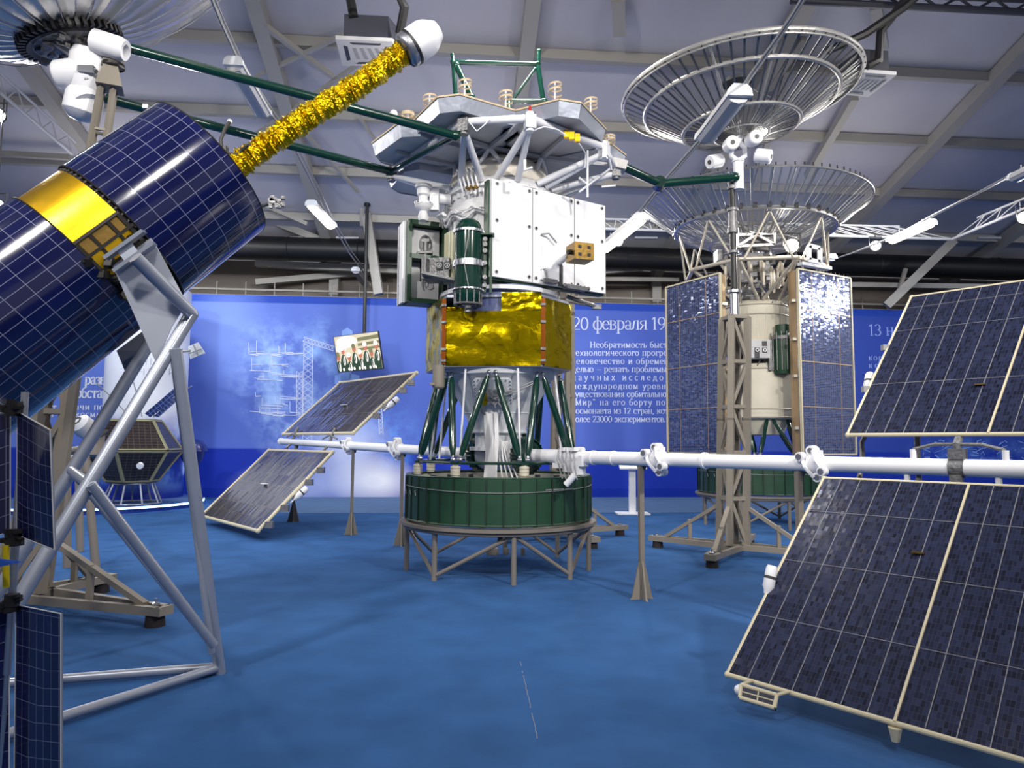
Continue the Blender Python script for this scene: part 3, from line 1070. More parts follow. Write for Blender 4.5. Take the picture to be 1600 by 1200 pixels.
# ================================================================== SPACECRAFT PARTS SHARED BY BOTH
def service_ring(root, c):
    b = MB()
    b.lathe([(1.17, .645), (1.19, .645), (1.19, 1.20), (1.13, 1.20), (1.11, .66)], c, n=64, closed=True)
    o = b.build('service_ring', 'drum_green', root)
    b = MB()
    for k in range(38):
        a = k * 360 / 38 + 4
        p = pol(c, 1.192, a, .66)
        wd = .02 if k % 3 else .05
        b.beam(p, p + V((0, 0, .52)), wd, .012, (math.cos(R(a)), math.sin(R(a)), 0))
    b.build('rib', 'drum_green2', o, 0)
    b = MB()
    b.torus(c + V((0, 0, .655)), (0, 0, 1), 1.19, .014, 64, 6)
    b.torus(c + V((0, 0, 1.195)), (0, 0, 1), 1.185, .012, 64, 6)
    b.build('rim', 'drum_green', o)
    MB().lathe([(1.09, .7), (1.10, 1.17)], c, n=64).build('liner', 'cream', o)
    b = MB()
    for k in range(20):
        p = pol(c, 1.07, k * 18 + 5, .75)
        b.beam(p, p + V((0, 0, .4)), .09, .05, (math.cos(R(k * 18 + 5)), math.sin(R(k * 18 + 5)), 0))
    b.build('inner_bracket', 'darkgrey', o, 0)
    b = MB()
    pts = [pol(c, 1.205, a, 1.05 - .02 * math.cos(R(a * 2.2))) for a in range(-95, 100, 5)]
    b.path(pts, .004, 5)
    for a in (-72, -62, -55):
        p = pol(c, 1.21, a, 1.02)
        b.beam(p, p + V((.01, 0, -.06)), .03, .008)
    b.beam(pol(c, 1.21, 28, 1.06), pol(c, 1.21, 48, 1.065), .012, .01)
    b.build('lashing_wire', 'wire', o)
    return o


def struts(root, c, off, r0, z0, r1, z1, n=8, rt=.044):
    st = 360 / n
    for k in range(n):
        ab = off + st * k
        for s_ in (-1, 1):
            p = pol(c, r0, ab + s_ * 2.6, z0)
            q = pol(c, r1, ab + s_ * st / 2 - s_ * 3.0, z1)
            L = (q - p).length
            o = MB().lathe([(.0001, .05), (rt * .6, .05), (rt, .15), (rt, L - .15), (rt * .6, L - .05), (.0001, L - .05)], p, q - p, 14).build('strut', 'green', root)
            b = MB().tube(p, lerp(p, q, .06), .016)
            b.tube(lerp(p, q, .95), q, .016)
            b.ball(p, .03, 8)
            b.ball(q, .03, 8)
            b.build('strut_fitting', 'steel', o)


def isolators(root, c, off, r, z, n=8):
    for k in range(n):
        p = pol(c, r, off + 360 / n * k, z)
        b = MB()
        b.lathe([(.0001, 0), (.05, 0), (.05, .01), (.058, .02), (.058, .05), (.05, .055), (.058, .06), (.058, .09), (.05, .095), (.06, .1), (.06, .12), (.035, .13), (.035, .16), (.0001, .16)], p, n=14)
        o = b.build('isolator', 'cream', root)
        q = pol(c, r + .075, off + 360 / n * k, z - .02)
        MB().beam(q, q + V((0, 0, -.2)), .045, .03, (math.cos(R(off + 360 / n * k)), math.sin(R(off + 360 / n * k)), 0)).build('latch', 'foilgrey', o, 0)


def strut_frame(root, c, off, r, z, n=8):
    b = MB()
    for k in range(n):
        b.tube(pol(c, r, off + 360 / n * k, z), pol(c, r, off + 360 / n * (k + 1), z), .018, n=8)
    for k in range(n):
        b.box(pol(c, r, off + 360 / n * k, z), (.09, .09, .03), Matrix.Rotation(R(off + 360 / n * k), 3, 'Z'))
    b.build('strut_frame', 'green', root)


# ================================================================== CENTRAL SPACECRAFT
SC1 = thing('spacecraft', 'tall white spacecraft with gold foil waist, long white boom and four solar panels', 'spacecraft', CC + V((0, 0, .62)))
service_ring(SC1, CC)
isolators(SC1, CC, -27.5, 1.06, 1.2)
strut_frame(SC1, CC, -27.5, 1.06, 1.36)
struts(SC1, CC, -27.5, 1.04, 1.40, .80, 2.45)
for a, r0, r1 in ((-30, .9, .8), (17, .93, .82), (62, .95, .8), (-68, .92, .8), (110, .9, .8), (-115, .9, .8)):
    MB().tube(pol(CC, r0, a, 1.38), pol(CC, r1, a, 2.5), .014, n=8).build('white_rod', 'boom_white', SC1)
# cone under the waist
b = MB()
b.lathe([(.0001, 1.74), (.36, 1.74), (.37, 1.80), (.52, 2.12), (.70, 2.42), (.76, 2.45), (.76, 2.52), (.0001, 2.52)], CC, n=48)
b.torus(CC + V((0, 0, 1.98)), (0, 0, 1), .455, .006, 40, 5)
cone = b.build('cone', 'cloth', SC1)
b = MB()
b.lathe([(.30, 1.5), (.38, 1.5), (.38, 1.545), (.31, 1.55), (.31, 1.72), (.37, 1.73), (.37, 1.76), (.30, 1.76)], CC, n=40)
b.build('lower_neck', 'cloth', SC1)
# hatch plate on the front of the cone
ang = -6
n_ = V((math.sin(R(ang)) * .87, -math.cos(R(ang)) * .87, -.49)).normalized()
tx = V((math.cos(R(ang)), math.sin(R(ang)), 0))
tz = n_.cross(tx)
if tz.z < 0:
    tz = -tz
hc = pol(CC, .60, ang, 2.24) + n_ * .01
poly = []
for ox, oz, a0 in ((.19, .13, 0), (-.19, .13, 90), (-.19, -.13, 180), (.19, -.13, 270)):
    for a in (0, 30, 60, 90):
        poly.append(hc + tx * (ox + .05 * math.cos(R(a0 + a))) + tz * (oz + .05 * math.sin(R(a0 + a))))
hatch = MB().prism(poly, n_ * .03).build('access_hatch', 'cloth', SC1, 30)
b = MB()
for i in range(26):
    a = 2 * pi * i / 26
    p = hc + tx * (.22 * max(-1, min(1, 1.35 * math.cos(a)))) + tz * (.16 * max(-1, min(1, 1.35 * math.sin(a))))
    b.tube(p + n_ * .03, p + n_ * .042, .009, n=6)
b.build('bolt', 'steel', hatch, 0)
b = MB()
b.tube(hc + tx * -.10 - tz * .04 + n_ * .03, hc + tx * -.10 - tz * .04 + n_ * .1, .035, n=14)
b.tube(hc + tx * -.10 - tz * .12 + n_ * .03, hc + tx * -.10 - tz * .12 + n_ * .1, .035, n=14)
b.tube(hc + tx * .09 + tz * .0 + n_ * .03, hc + tx * .09 + n_ * .07, .03, n=14)
b.build('connector', 'gold_smooth', hatch)
b = MB()
rr = random.Random(5)
for i in range(9):
    p = hc + tx * rr.uniform(-.05, .12) + tz * rr.uniform(-.15, .1) + n_ * .04
    pts = [p + (tx * rr.uniform(-.06, .06) + tz * rr.uniform(-.07, .07) + n_ * rr.uniform(0, .03)) * (j > 0) for j in range(4)]
    b.path(pts, .010, 5)
b.path([hc + tx * .12 + n_ * .05 - tz * .05, hc + tx * .3 + tz * .02 + n_ * .05, hc + tx * .5 + tz * .1 + n_ * .0], .01, 5)
b.path([hc + tx * .12 + n_ * .05, hc + tx * .28 + tz * .05 + n_ * .06, hc + tx * .5 + tz * .13 + n_ * .0], .007, 5)
for s_ in (-.17, -.19, -.21):
    b.path([hc + tx * (s_ + .06) - tz * .1 + n_ * .05, hc + tx * s_ - tz * .2 + n_ * .04, pol(CC, .44, -17, 1.9), pol(CC, .43, -20 + s_ * 20, 1.75), pol(CC, .4, -22, 1.6)], .011, 5)
b.build('cable', 'wire', hatch)
# white cloth strip hanging from the neck
b = MB()
for x0, x1, dy in ((-.09, .03, 0), (.035, .085, .03)):
    P0 = [pol(CC, .43, -12, 1.98) + V((x, -.04 - dy, 0)) for x in (x0, x1)]
    rows = []
    for i in range(9):
        tt = i / 8
        rows.append([p + V((.025 * math.sin(tt * 5 + x0 * 9) * tt + (.02 * tt), -.03 * math.sin(tt * 3), -.86 * tt)) for p in P0])
    for i in range(8):
        b.prism([rows[i][0], rows[i][1], rows[i + 1][1], rows[i + 1][0]], (0, .012, 0))
b.build('cloth_strip', 'white', SC1, 40)
b = MB()
for i in range(6):
    x = .02 + i * .04
    b.path([CC + V((x * .4 + .02, -.42, 1.62)), CC + V((x, -.46, 1.42)), CC + V((x * 1.6 + .03, -.5, 1.15))], .012, 5)
b.build('loose_cable', 'white', SC1)
# boom hub and bearings
U = V((.643, -.766, 0)).normalized()
W_ = V((.766, .643, 0))
BZ = 1.44


def bp(t, dz=0.0):                       # point on the boom line, t metres to the right of the spacecraft axis
    zz = BZ + (0.022 * -t if t < 0 else 0.0)
    return V((CC.x + U.x * t, CC.y + U.y * t, zz + dz))


hub = MB().lathe([(.0001, -.55), (.15, -.55), (.19, -.5), (.19, .5), (.15, .55), (.0001, .55)], bp(0), U, 24).build('boom_hub', 'white', SC1)
for t0 in (.5, -.42):
    b = MB()
    n = 26
    prof = []
    for i in range(n * 2):
        r_ = .24 if i % 2 else .215
        a = pi * i / n
        x, y, z = frame(U)
        prof.append(bp(t0) + x * (r_ * math.cos(a)) + y * (r_ * math.sin(a)))
    b.prism(prof, U * .12)
    b.lathe([(.2, -.03), (.2, .15)], bp(t0), U, 20)
    b.build('bearing', 'green', SC1, 30)


def boom(t0, t1, r):
    b = MB().tube(bp(t0), bp(t1), r, n=28)
    return b.build('boom_section', 'boom_white', SC1)


def px_t(px):                            # boom position seen at a pixel column
    lo, hi = -8.0, 8.0
    for _ in range(60):
        md = (lo + hi) / 2
        p = bp(md)
        c_ = CR.transposed() @ (p - CAM)
        if 800 - F * c_.x / c_.z < px:
            lo = md
        else:
            hi = md
    return lo


T_A, T_B = px_t(1030), px_t(1275)
boom(.6, 1.35, .085)
boom(1.35, T_A, .073)
boom(T_A, T_B, .066)
boom(T_B, 5.8, .063)
TL = px_t(440)
boom(-.55, px_t(622), .075)
boom(px_t(622), px_t(545), .07)
boom(px_t(545), TL, .062)
MB().lathe([(.0001, 0), (.075, 0), (.075, .05), (.05, .09), (.0001, .1)], bp(TL), -U, 16).build('boom_cap', 'boom_white', SC1)


def joint(t, s=1.0):
    rr = random.Random(int(t * 100))
    o = MB().lathe([(.0001, -.05), (.1 * s, -.05), (.1 * s, .05), (.0001, .05)], bp(t), U, 20).build('boom_joint', 'boom_white', SC1)
    b = MB()
    for sg in (-1, 1):
        c_ = bp(t) + V((0, 0, .13 * s * sg))
        b.tube(c_ - W_ * .05 * s - U * .03 * s * sg, c_ + W_ * .05 * s - U * .03 * s * sg, .05 * s, n=14)
        b.box(bp(t) + V((0, 0, .09 * s * sg)) + U * .02, (.07 * s, .07 * s, .09 * s), Matrix.Rotation(R(40), 3, 'Z'))
        c2 = bp(t + .11 * s * sg) - W_ * .09 * s + V((0, 0, -.07 * s * sg))
        b.tube(c2 - W_ * .04 * s, c2 + W_ * .04 * s, .045 * s, n=14)
        b.path([c_ - W_ * .06 * s, lerp(c_, c2, .5) - W_ * .08 * s, c2], .02 * s, 6)
        c3 = bp(t - .06 * s * sg) + W_ * .1 * s
        b.box(c3, (.07 * s, .05 * s, .12 * s), Matrix.Rotation(R(-50), 3, 'Z'))
    b.build('hinge_fitting', 'boom_white', o)
    b = MB()
    for sg in (-1, 1):
        c2 = bp(t + .11 * s * sg) - W_ * .135 * s + V((0, 0, -.07 * s * sg))
        b.tube(c2, c2 - W_ * .006, .03 * s, n=12)
        c_ = bp(t) + V((0, 0, .13 * s * sg)) - U * .03 * s * sg - W_ * .054 * s
        b.tube(c_, c_ - W_ * .006, .028 * s, n=12)
    b.build('hinge_pin', 'steel', o)
    return o


joint(T_A, .95)
joint(T_B, .85)
joint(px_t(622), 1.0)
joint(px_t(545), .85)
b = MB()
t = 1.3
for dx, dz, sx_, sz in ((-.1, -.1, .14, .06), (.05, -.12, .08, .1), (.2, -.12, .12, .15), (.14, .09, .1, .04), (.28, -.04, .05, .12), (.0, .09, .04, .04)):
    b.box(bp(t + dx, dz) - W_ * .04, (sx_, .12, sz), Matrix.Rotation(R(-50), 3, 'Z'))
b.tube(bp(t + .22, -.2) - W_ * .12, bp(t + .13, -.31) - W_ * .17, .038, n=14)
b.tube(bp(t + .1, .08), bp(t + .24, .085), .035, n=12)
b.build('boom_drive', 'white', SC1)
b = MB()
for i in range(5):
    b.path([bp(t - .1 + i * .06, .1) - W_ * .06, bp(t - .05 + i * .07, -.02 - .02 * i) - W_ * .14, bp(t + i * .06, -.25) - W_ * .1], .007, 5)
b.build('cable', 'wire', SC1)
for t in (1.7, 2.0, T_A + .55):
    MB().lathe([(.07, -.015), (.082, -.015), (.082, .015), (.07, .015)], bp(t), U, 20, closed=True).build('boom_clamp', 'boom_white', SC1)


# ---- solar panels
def solar_panel(BL, BR, TR, TL_, cellmat, cols, rows, n_front, heavy=(), hasframe=.016, lines='divider'):
    BL, BR, TR, TL_ = map(V, (BL, BR, TR, TL_))
    u, v = (BR - BL).normalized(), (TL_ - BL).normalized()
    nr = u.cross(v).normalized()
    if nr.dot(n_front) < 0:
        nr = -nr
    b = MB()
    ins = [BL, BR, TR, TL_]
    Lu, Lv = (BR - BL).length, (TL_ - BL).length
    b.add(ins + [p - nr * .03 for p in ins], [(0, 1, 2, 3), (7, 6, 5, 4), (0, 4, 5, 1), (1, 5, 6, 2), (2, 6, 7, 3), (3, 7, 4, 0)],
          [[(0, 0), (Lu, 0), (Lu, Lv), (0, Lv)]] + [[(0, 0)] * 4] * 5)
    o = b.build('solar_panel', [cellmat, 'panel_frame'], SC1, 0, norm=True)
    fr = MB()
    for p, q in ((BL, BR), (BR, TR), (TR, TL_), (TL_, BL)):
        fr.tube(p - nr * .012, q - nr * .012, hasframe, n=10)
    for p in ins:
        fr.ball(p - nr * .012, hasframe * 1.35, 10)
    fr.build('panel_frame', 'panel_frame', o)
    g = MB()
    P = lambda a, c: lerp(lerp(BL, BR, a), lerp(TL_, TR, a), c)
    for a in cols:
        g.beam(P(a, 0) + nr * .001, P(a, 1) + nr * .001, .0045, .003, nr)
    for c_ in rows:
        g.beam(P(0, c_) + nr * .001, P(1, c_) + nr * .001, .0035, .003, nr)
    g.build('divider_line', lines, o, 0)
    if heavy:
        g = MB()
        for a in heavy:
            g.beam(P(a, 0) + nr * .003, P(a, 1) + nr * .003, .014, .012, nr)
        g.build('centre_spar', 'panel_frame', o, 0)
    return o, P, nr


def thruster(parent, p, ax, s=1.0):
    b = MB()
    b.lathe([(.0001, 0), (.045 * s, 0), (.055 * s, .03 * s), (.055 * s, .2 * s), (.035 * s, .24 * s), (.03 * s, .27 * s), (.0001, .27 * s)], p, ax, 16)
    b.tube(V(p) + V(ax).normalized() * .27 * s, V(p) + V(ax).normalized() * .36 * s, .012 * s, n=8)
    o = b.build('thruster', 'boom_white', parent)
    MB().lathe([(.058 * s, .1 * s), (.058 * s, .125 * s)], p, ax, 16).build('thruster_band', 'darkgrey', o)
    return o


# right lower panel
BL = atz(1136, 1052, .16)
TLc = at(1287, 746, 5.54)
eu = (U + V((0, 0, -.0))).normalized()
BRc, TRc = BL + eu * 3.0, TLc + eu * 3.0
gold = [.083 * k for k in range(1, 12)]
cols = [k / 21 for k in range(1, 21) if k not in (7, 14)]
front = V((-.6, -.5, .6))
o, P, nr = solar_panel(BL, BRc, TRc, TLc, 'cells_boom', cols, (.26, .53, .80), front, heavy=(1 / 3, 2 / 3))
thruster(o, at(1207, 884, 4.96), (-.25, -.12, -.9), .72)
b = MB()
q = [at(1158, 1070, 4.32), at(1214, 1086, 4.2), at(1210, 1106, 4.16), at(1156, 1090, 4.28)]
b.prism(q, nr * -.03)
s_ = b.build('small_cell_box', [M['cells_boom']], o, 0)
b = MB()
for i in range(4):
    b.tube(q[i], q[(i + 1) % 4], .012)
b.tube(lerp(q[0], q[1], .5), lerp(q[2], q[3], .5), .004)
b.tube(lerp(q[0], q[3], .5), lerp(q[1], q[2], .5), .004)
b.tube(q[0], lerp(BL, BRc, .06), .01)
b.tube(q[1], lerp(BL, BRc, .14), .01)
b.build('small_cell_frame', 'panel_frame', s_)
MB().ball(at(1155, 1078, 4.34), .03, 10).build('corner_sensor', 'boom_white', o)
MB().box(P(.28, .64) + nr * .004, (.07, .05, .01), Matrix.Rotation(R(-50), 3, 'Z')).build('patch', 'gold_cube', o, 0)
MB().lathe([(.0001, 0), (.035, 0), (.02, -.07), (.0001, -.07)], P(1 / 3, -.01) - nr * .02, (0, 0, 1), 8).build('pin', 'panel_frame', o)
# right upper panel
BL2 = at(1324, 678, 5.81)
TL2 = at(1424, 463, 6.48)
o2, P2, nr2 = solar_panel(BL2, BL2 + eu * 3.0, TL2 + eu * 3.0, TL2, 'cells_boom', cols, (.33, .72, .9), front, heavy=(1 / 3, 2 / 3))
thruster(o2, at(1360, 584, 6.2), (-.3, -.3, -.75), .75)
MB().box(P2(.28, .29) + nr2 * .004, (.07, .05, .01), Matrix.Rotation(R(-50), 3, 'Z')).build('patch', 'gold_cube', o2, 0)
for o_, a, c_ in ((o, -.05, .4),):
    b = MB()
    for k in (.3, .6):
        b.box(P2(-.008, k), (.05, .05, .05))
    b.build('edge_clip', 'wire', o2, 0)
# hinge brackets to the boom
for t, px in ((px_t(1497), 1497), (px_t(1497) + 1.2, 0)):
    c_ = bp(t)
    b = MB()
    b.path([c_ + V((.06, .05, .25)), c_ + V((0, 0, .17)), c_ + V((0, 0, .05))], .03, 8)
    b.path([c_ + V((0, 0, .13)) - U * .3, c_ + V((0, 0, .17)) - U * .15, c_ + V((0, 0, .17)), c_ + V((0, 0, .17)) + U * .15, c_ + V((0, 0, .13)) + U * .3], .014, 6)
    b.box(c_ + V((0, 0, .1)), (.1, .1, .08), Matrix.Rotation(R(-50), 3, 'Z'))
    b.build('panel_hinge', 'foilgrey', SC1)
    b = MB()
    for k in (-.3, .3):
        b.tube(c_ + U * k, c_ + U * k + V((0, 0, .13)), .022, n=10)
        b.tube(c_ + U * (k - .05), c_ + U * (k - .05) + V((0, 0, -.13)), .022, n=10)
    b.build('hinge_post', 'boom_white', SC1)
    b = MB()
    b.box(c_ + V((0, 0, -.1)) - W_ * .04, (.07, .08, .1), Matrix.Rotation(R(-50), 3, 'Z'))
    b.lathe([(.066, -.05), (.07, -.05), (.07, .05), (.066, .05)], c_, U, 20, closed=True)
    b.build('latch', 'foilgrey', SC1, 0)
for px, pts in ((1347, ((1352, 680, 6.0), (1346, 692, 6.0), (1348, 720, 5.9), (1342, 750, 5.8))), (1435, ((1433, 682, 5.6), (1434, 715, 5.5), (1436, 752, 5.4)))):
    MB().path([at(*p) for p in pts], .022, 8).build('panel_bracket', 'foilgrey', SC1)

# left wing
BRl = atz(402, 829, .17)
LW = 2.95
TRl = at(519, 706, 12.45)
TLl = TRl - eu * LW
BLl = BRl - eu * LW
colsL = [k / 10 for k in range(1, 10)]
o3, P3, nr3 = solar_panel(BLl, BRl, TRl, TLl, 'cells_left', [k / 5 for k in range(1, 5)], (.25, .5, .75), front, hasframe=.03)
MB().box(P3(.52, .52) + nr3 * .004, (.16, .16, .012), Matrix.Rotation(R(-50), 3, 'Z')).build('patch', 'card', o3, 0)
thruster(o3, at(480, 762, 12.0), (-.5, -.2, -.5))
b = MB()
for k in (.1, .3, .62, .78):
    b.box(P3(1.03, k) - nr3 * .05, (.12, .1, .1))
b.build('edge_clip', 'foilgrey', o3, 0)
BRu = at(551, 676, 12.55)
TRu = at(650, 582, 13.05)
o4, P4, nr4 = solar_panel(BRu - eu * LW * 1.06, BRu, TRu, TRu - eu * LW * 1.06, 'cells_left', [k / 4 for k in range(1, 4)], (.33, .66), front, hasframe=.03)
MB().box(P4(.5, .5) + nr4 * .004, (.16, .16, .012), Matrix.Rotation(R(-50), 3, 'Z')).build('patch', 'card', o4, 0)
thruster(o4, at(622, 622, 12.75), (-.5, -.2, -.5))
b = MB()
for k in (.3, .45, .72, .85):
    b.box(P4(1.03, k) - nr4 * .05, (.12, .1, .1))
b.build('edge_clip', 'foilgrey', o4, 0)
for px in (457, 515):
    t = px_t(px)
    c_ = bp(t)
    b = MB()
    b.path([c_ + V((0, 0, .03)), c_ + V((.02, .03, .14)), c_ + V((.08, .08, .3))], .03, 8)
    b.path([c_ + U * .3 + V((0, 0, .1)), c_ + V((0, 0, .17)), c_ - U * .3 + V((0, 0, .1))], .016, 6)
    b.path([c_, c_ + V((-.1, -.1, -.13))], .025, 8)
    b.build('panel_hinge', 'foilgrey', SC1)


# ---- gold waist
A8 = [-42, 33, 69, 138, 214, 264]


def waist(z0, z1, ra=1.0):
    return [pol(CC, ra, a, z0) for a in A8], [pol(CC, ra, a, z1) for a in A8]


zb, zt = 2.53, 3.41
lo_, hi_ = waist(zb, zt)
gb = MB()


def foilface(p, q, z0, z1, x0=0.0, x1=1.0, sag=.0):
    """a face of loose foil, gently quilted"""
    nx, nz_ = 10, 8
    b = MB()
    nrm_ = (V(q) - V(p)).cross(V((0, 0, 1))).normalized()
    rr = random.Random(int(z0 * 100 + x0 * 37 + p.x * 11))
    g = [[rr.uniform(-.016, .016) if 0 < i < nx and 0 < j < nz_ else 0 for j in range(nz_ + 1)] for i in range(nx + 1)]
    vs_, fs = [], []
    for i in range(nx + 1):
        for j in range(nz_ + 1):
            a = x0 + (x1 - x0) * i / nx
            P_ = lerp(p, q, a)
            vs_.append(V((P_.x, P_.y, z0 + (z1 - z0) * j / nz_)) + nrm_ * (g[i][j] + sag * math.sin(pi * i / nx)))
    for i in range(nx):
        for j in range(nz_):
            k = i * (nz_ + 1) + j
            fs.append((k, k + nz_ + 1, k + nz_ + 2, k + 1))
    return b.add(vs_, fs)


for i in range(6):
    p, q = lo_[i], lo_[(i + 1) % 6]
    if i == 0:
        foilface(p, q, zb, 3.2, .02, .98).build('gold_blanket', 'gold', SC1, 60, False)
        foilface(p, q, 3.2, zt + .02, .58, .98).build('gold_blanket', 'gold', SC1, 60, False)
        foilface(p, q, 3.2, zt - .16, .02, .26).build('gold_blanket', 'gold', SC1, 60, False)
    else:
        foilface(p, q, zb, zt - (.05 if i == 1 else .02), .03, .97).build('gold_blanket', 'gold', SC1, 60, False)
for i in range(2):
    p = lo_[i] * .995 + CC * .005
    o_ = MB().beam(V((p.x, p.y, zb + .02)), V((p.x, p.y, zt - .06)), .05, .05, (1, 0, 0)).build('corner_seam', 'orange', SC1, 0)
    b = MB()
    for zz in (zb + .06, zb + .2, zt - .35, zt - .14):
        b.box(V((p.x, p.y - .02, zz)), (.06, .05, .03))
    b.build('seam_clip', 'foilgrey', o_, 0)
b = MB()
for z_, rr_ in ((zb - .01, .985), (zt - .03, .95)):
    b.prism([pol(CC, rr_, a, z_) for a in A8], (0, 0, .03))
b.build('waist_deck', 'silverfoil', SC1, 0)
b = MB()
b.lathe([(.73, 2.6), (.73, 3.56)], CC, n=40)
b.build('inner_shell', mat('inner_blue_shell', sc(96, 106, 150), .4, var=.2, vscale=6), SC1)
b = MB()
b.lathe([(.0001, 0), (.06, 0), (.075, .02), (.075, .28), (.0001, .28)], at(685, 607, 8.55), (0, 0, 1), 16)
b.box(at(676, 600, 8.5), (.06, .05, .03))
b.build('grey_canister', 'mast', SC1)

# ---- upper body
b = MB()
b.lathe([(.0001, 3.48), (.80, 3.48), (.80, 3.53), (.68, 3.56), (.68, 4.52), (.735, 4.53), (.735, 4.58), (.70, 4.6), (.70, 4.66), (.68, 4.72), (.68, 4.80), (.74, 4.81), (.74, 4.87), (.72, 4.9), (.68, 4.96), (.0001, 4.96)], CC, n=48)
body = b.build('upper_body', 'white', SC1, 30)
b = MB()
for k in range(30):
    a = k * 12
    p = pol(CC, .682, a, 3.58)
    b.beam(p, p + V((0, 0, .88)), .02, .02, (math.cos(R(a)), math.sin(R(a)), 0))
b.build('body_rib', 'ribbed', body, 0)
b = MB()
for k in range(36):
    a = k * 10
    b.box(pol(CC, .69, a, 4.76), (.05, .03, .06), Matrix.Rotation(R(a), 3, 'Z'))
    if k % 2:
        b.tube(pol(CC, .74, a, 4.84), pol(CC, .755, a, 4.84), .012, n=6)
b.build('collar_block', 'white', body, 0)
b = MB()
rr = random.Random(12)
for k in range(11):
    a = -80 + k * 4
    pts = [pol(CC, .74 + rr.uniform(.02, .06), a + j * 7, 4.5 + .04 * math.sin(j * 2 + k) + rr.uniform(-.015, .015)) for j in range(5)]
    b.path(pts, .011, 5)
for k in range(5):
    a = -42 + k * 4
    b.path([pol(CC, .72, a, 4.9), pol(CC, .85, a + 2, 5.02), pol(CC, .86, a + 5, 4.95), pol(CC, .8, a + 7, 4.72)], .012, 6)
b.path([pol(CC, .75, a, 4.45 + .05 * math.sin(a * .21)) for a in range(-75, -10, 4)], .02, 6)
b.build('cable_loop', 'white', body)
b = MB()
for a in (-28, -24, -20):
    b.tube(pol(CC, .8, a, 4.75), pol(CC, .87, a, 4.75), .022, n=10)
b.build('connector', 'gold_cube', body)
dome = MB().lathe([(.70, 4.94), (.69, 5.05), (.63, 5.18), (.52, 5.28), (.40, 5.33), (.38, 5.36), (.30, 5.40), (.0001, 5.42)], CC, n=40).build('dome', 'dome', SC1, 50)

# ---- white equipment panel
E0, E1 = at(768, 355, 8.3), at(946, 391, 9.26)
ed = V((E1.x - E0.x, E1.y - E0.y, 0)).normalized()
en = V((ed.y, -ed.x, 0))
ztop, zbot = at(768, 279, 8.3).z, at(768, 431, 8.3).z


def ep(x, z, k=0.0):                     # x along the panel 0..1, z 0..1 from the bottom
    q = lerp(V((E0.x, E0.y, 0)), V((E1.x, E1.y, 0)), x)
    return V((q.x, q.y, zbot + (ztop - zbot) * z)) + en * k


PANEL = MB().prism([ep(0, 0), ep(1, 0), ep(1, 1), ep(0, 1)], -en * .05).build('equipment_panel', 'panel_white', SC1, 0)
b = MB()
b.prism([ep(-.012, -.02, -.05), ep(1, -.02, -.05), ep(1, 1, -.05), ep(-.012, 1, -.05)], -en * .1)
b.build('panel_back', 'drum_green', PANEL, 0)
b = MB()
for x in (.335, .705):
    b.beam(ep(x, 0, .001), ep(x, 1, .001), .012, .004, en)
b.build('panel_seam', 'wire', PANEL, 0)
b = MB()
for x in (.04, .305, .365, .675, .735, .965):
    for z in (.05, .58, .96):
        if x in (.675,) and z < .1:
            continue
        b.tube(ep(x, z, 0), ep(x, z, .012), .022, n=12)
b.build('panel_bolt', 'steel', PANEL, 0)
b = MB()
for x in (.04, .305, .365, .675, .735, .965):
    for z in (.05, .58, .96):
        b.tube(ep(x, z, .012), ep(x, z, .014), .012, n=8)
b.build('bolt_hole', 'darkgrey', PANEL, 0)
b = MB()
b.prism([ep(.40, .04, .0), ep(.55, .04, 0), ep(.55, .40, 0), ep(.40, .40, 0)], en * .045)
b.build('cover_plate', 'panel_white', PANEL, 0)
b = MB()
for p0, p1 in (((.40, .52), (.52, .45)), ((.40, .14), (.44, .04))):
    b.path([ep(*p0, .02), ep(p0[0] * .6 + p1[0] * .4, p0[1] + .01, .07), ep(*p1, .06)], .012, 6)
b.build('cable', 'wire', PANEL)
MB().prism([ep(.558, .0, .002), ep(.60, .0, .002), ep(.60, .22, .002), ep(.575, .29, .002), ep(.558, .22, .002)], en * .003).build('tube_slot', 'darkgrey', PANEL, 0)
c0_, c1_ = ep(.56, .26, .0), at(888, 400, 8.28)
MB().tube(c0_, c1_, .042, n=16).build('sensor_arm', 'white', PANEL)
cb = c1_ + en * .02
cube = MB().box(at(906, 396, 8.22), (.25, .25, .2), Matrix.Rotation(R(20), 3, 'Z')).build('sensor_cube', 'gold_cube', SC1, 0)
b = MB()
kk = at(906, 396, 8.22)
rm = Matrix.Rotation(R(20), 3, 'Z')
for sx_ in (-1, 1):
    for sz in (-1, 1):
        b.box(kk + rm @ V((sx_ * .06, -.127, sz * .045)), (.04, .01, .035), rm)
b.tube(kk + rm @ V((-.126, -.02, 0)), kk + rm @ V((-.17, -.02, -.01)), .03, n=10)
b.tube(kk + rm @ V((.126, 0, 0)), kk + rm @ V((.15, 0, 0)), .02, n=10)
b.build('cube_fitting', 'darkmetal', cube, 0)
b = MB()
b.box(ep(.47, .03, .05), (.2, .05, .05), Matrix.Rotation(R(33), 3, 'Z'))
b.box(ep(.70, .0, .03), (.34, .1, .05), Matrix.Rotation(R(33), 3, 'Z'))
for k in range(7):
    b.ball(ep(.6 + k * .035, .01, .05), .03, 6)
b.build('foil_lump', 'foilgrey', PANEL, 40)
b = MB()
b.path([ep(.72, -.05, -.2), ep(.86, -.12, -.1), ep(.93, -.14, -.08)], .03, 8)
b.box(ep(.95, -.15, -.08), (.12, .08, .06))
b.path([ep(.6, -.03, -.1), ep(.6, -.13, -.1), ep(.85, -.14, -.1)], .014, 6)
b.build('lower_bracket', 'foilgrey', PANEL)

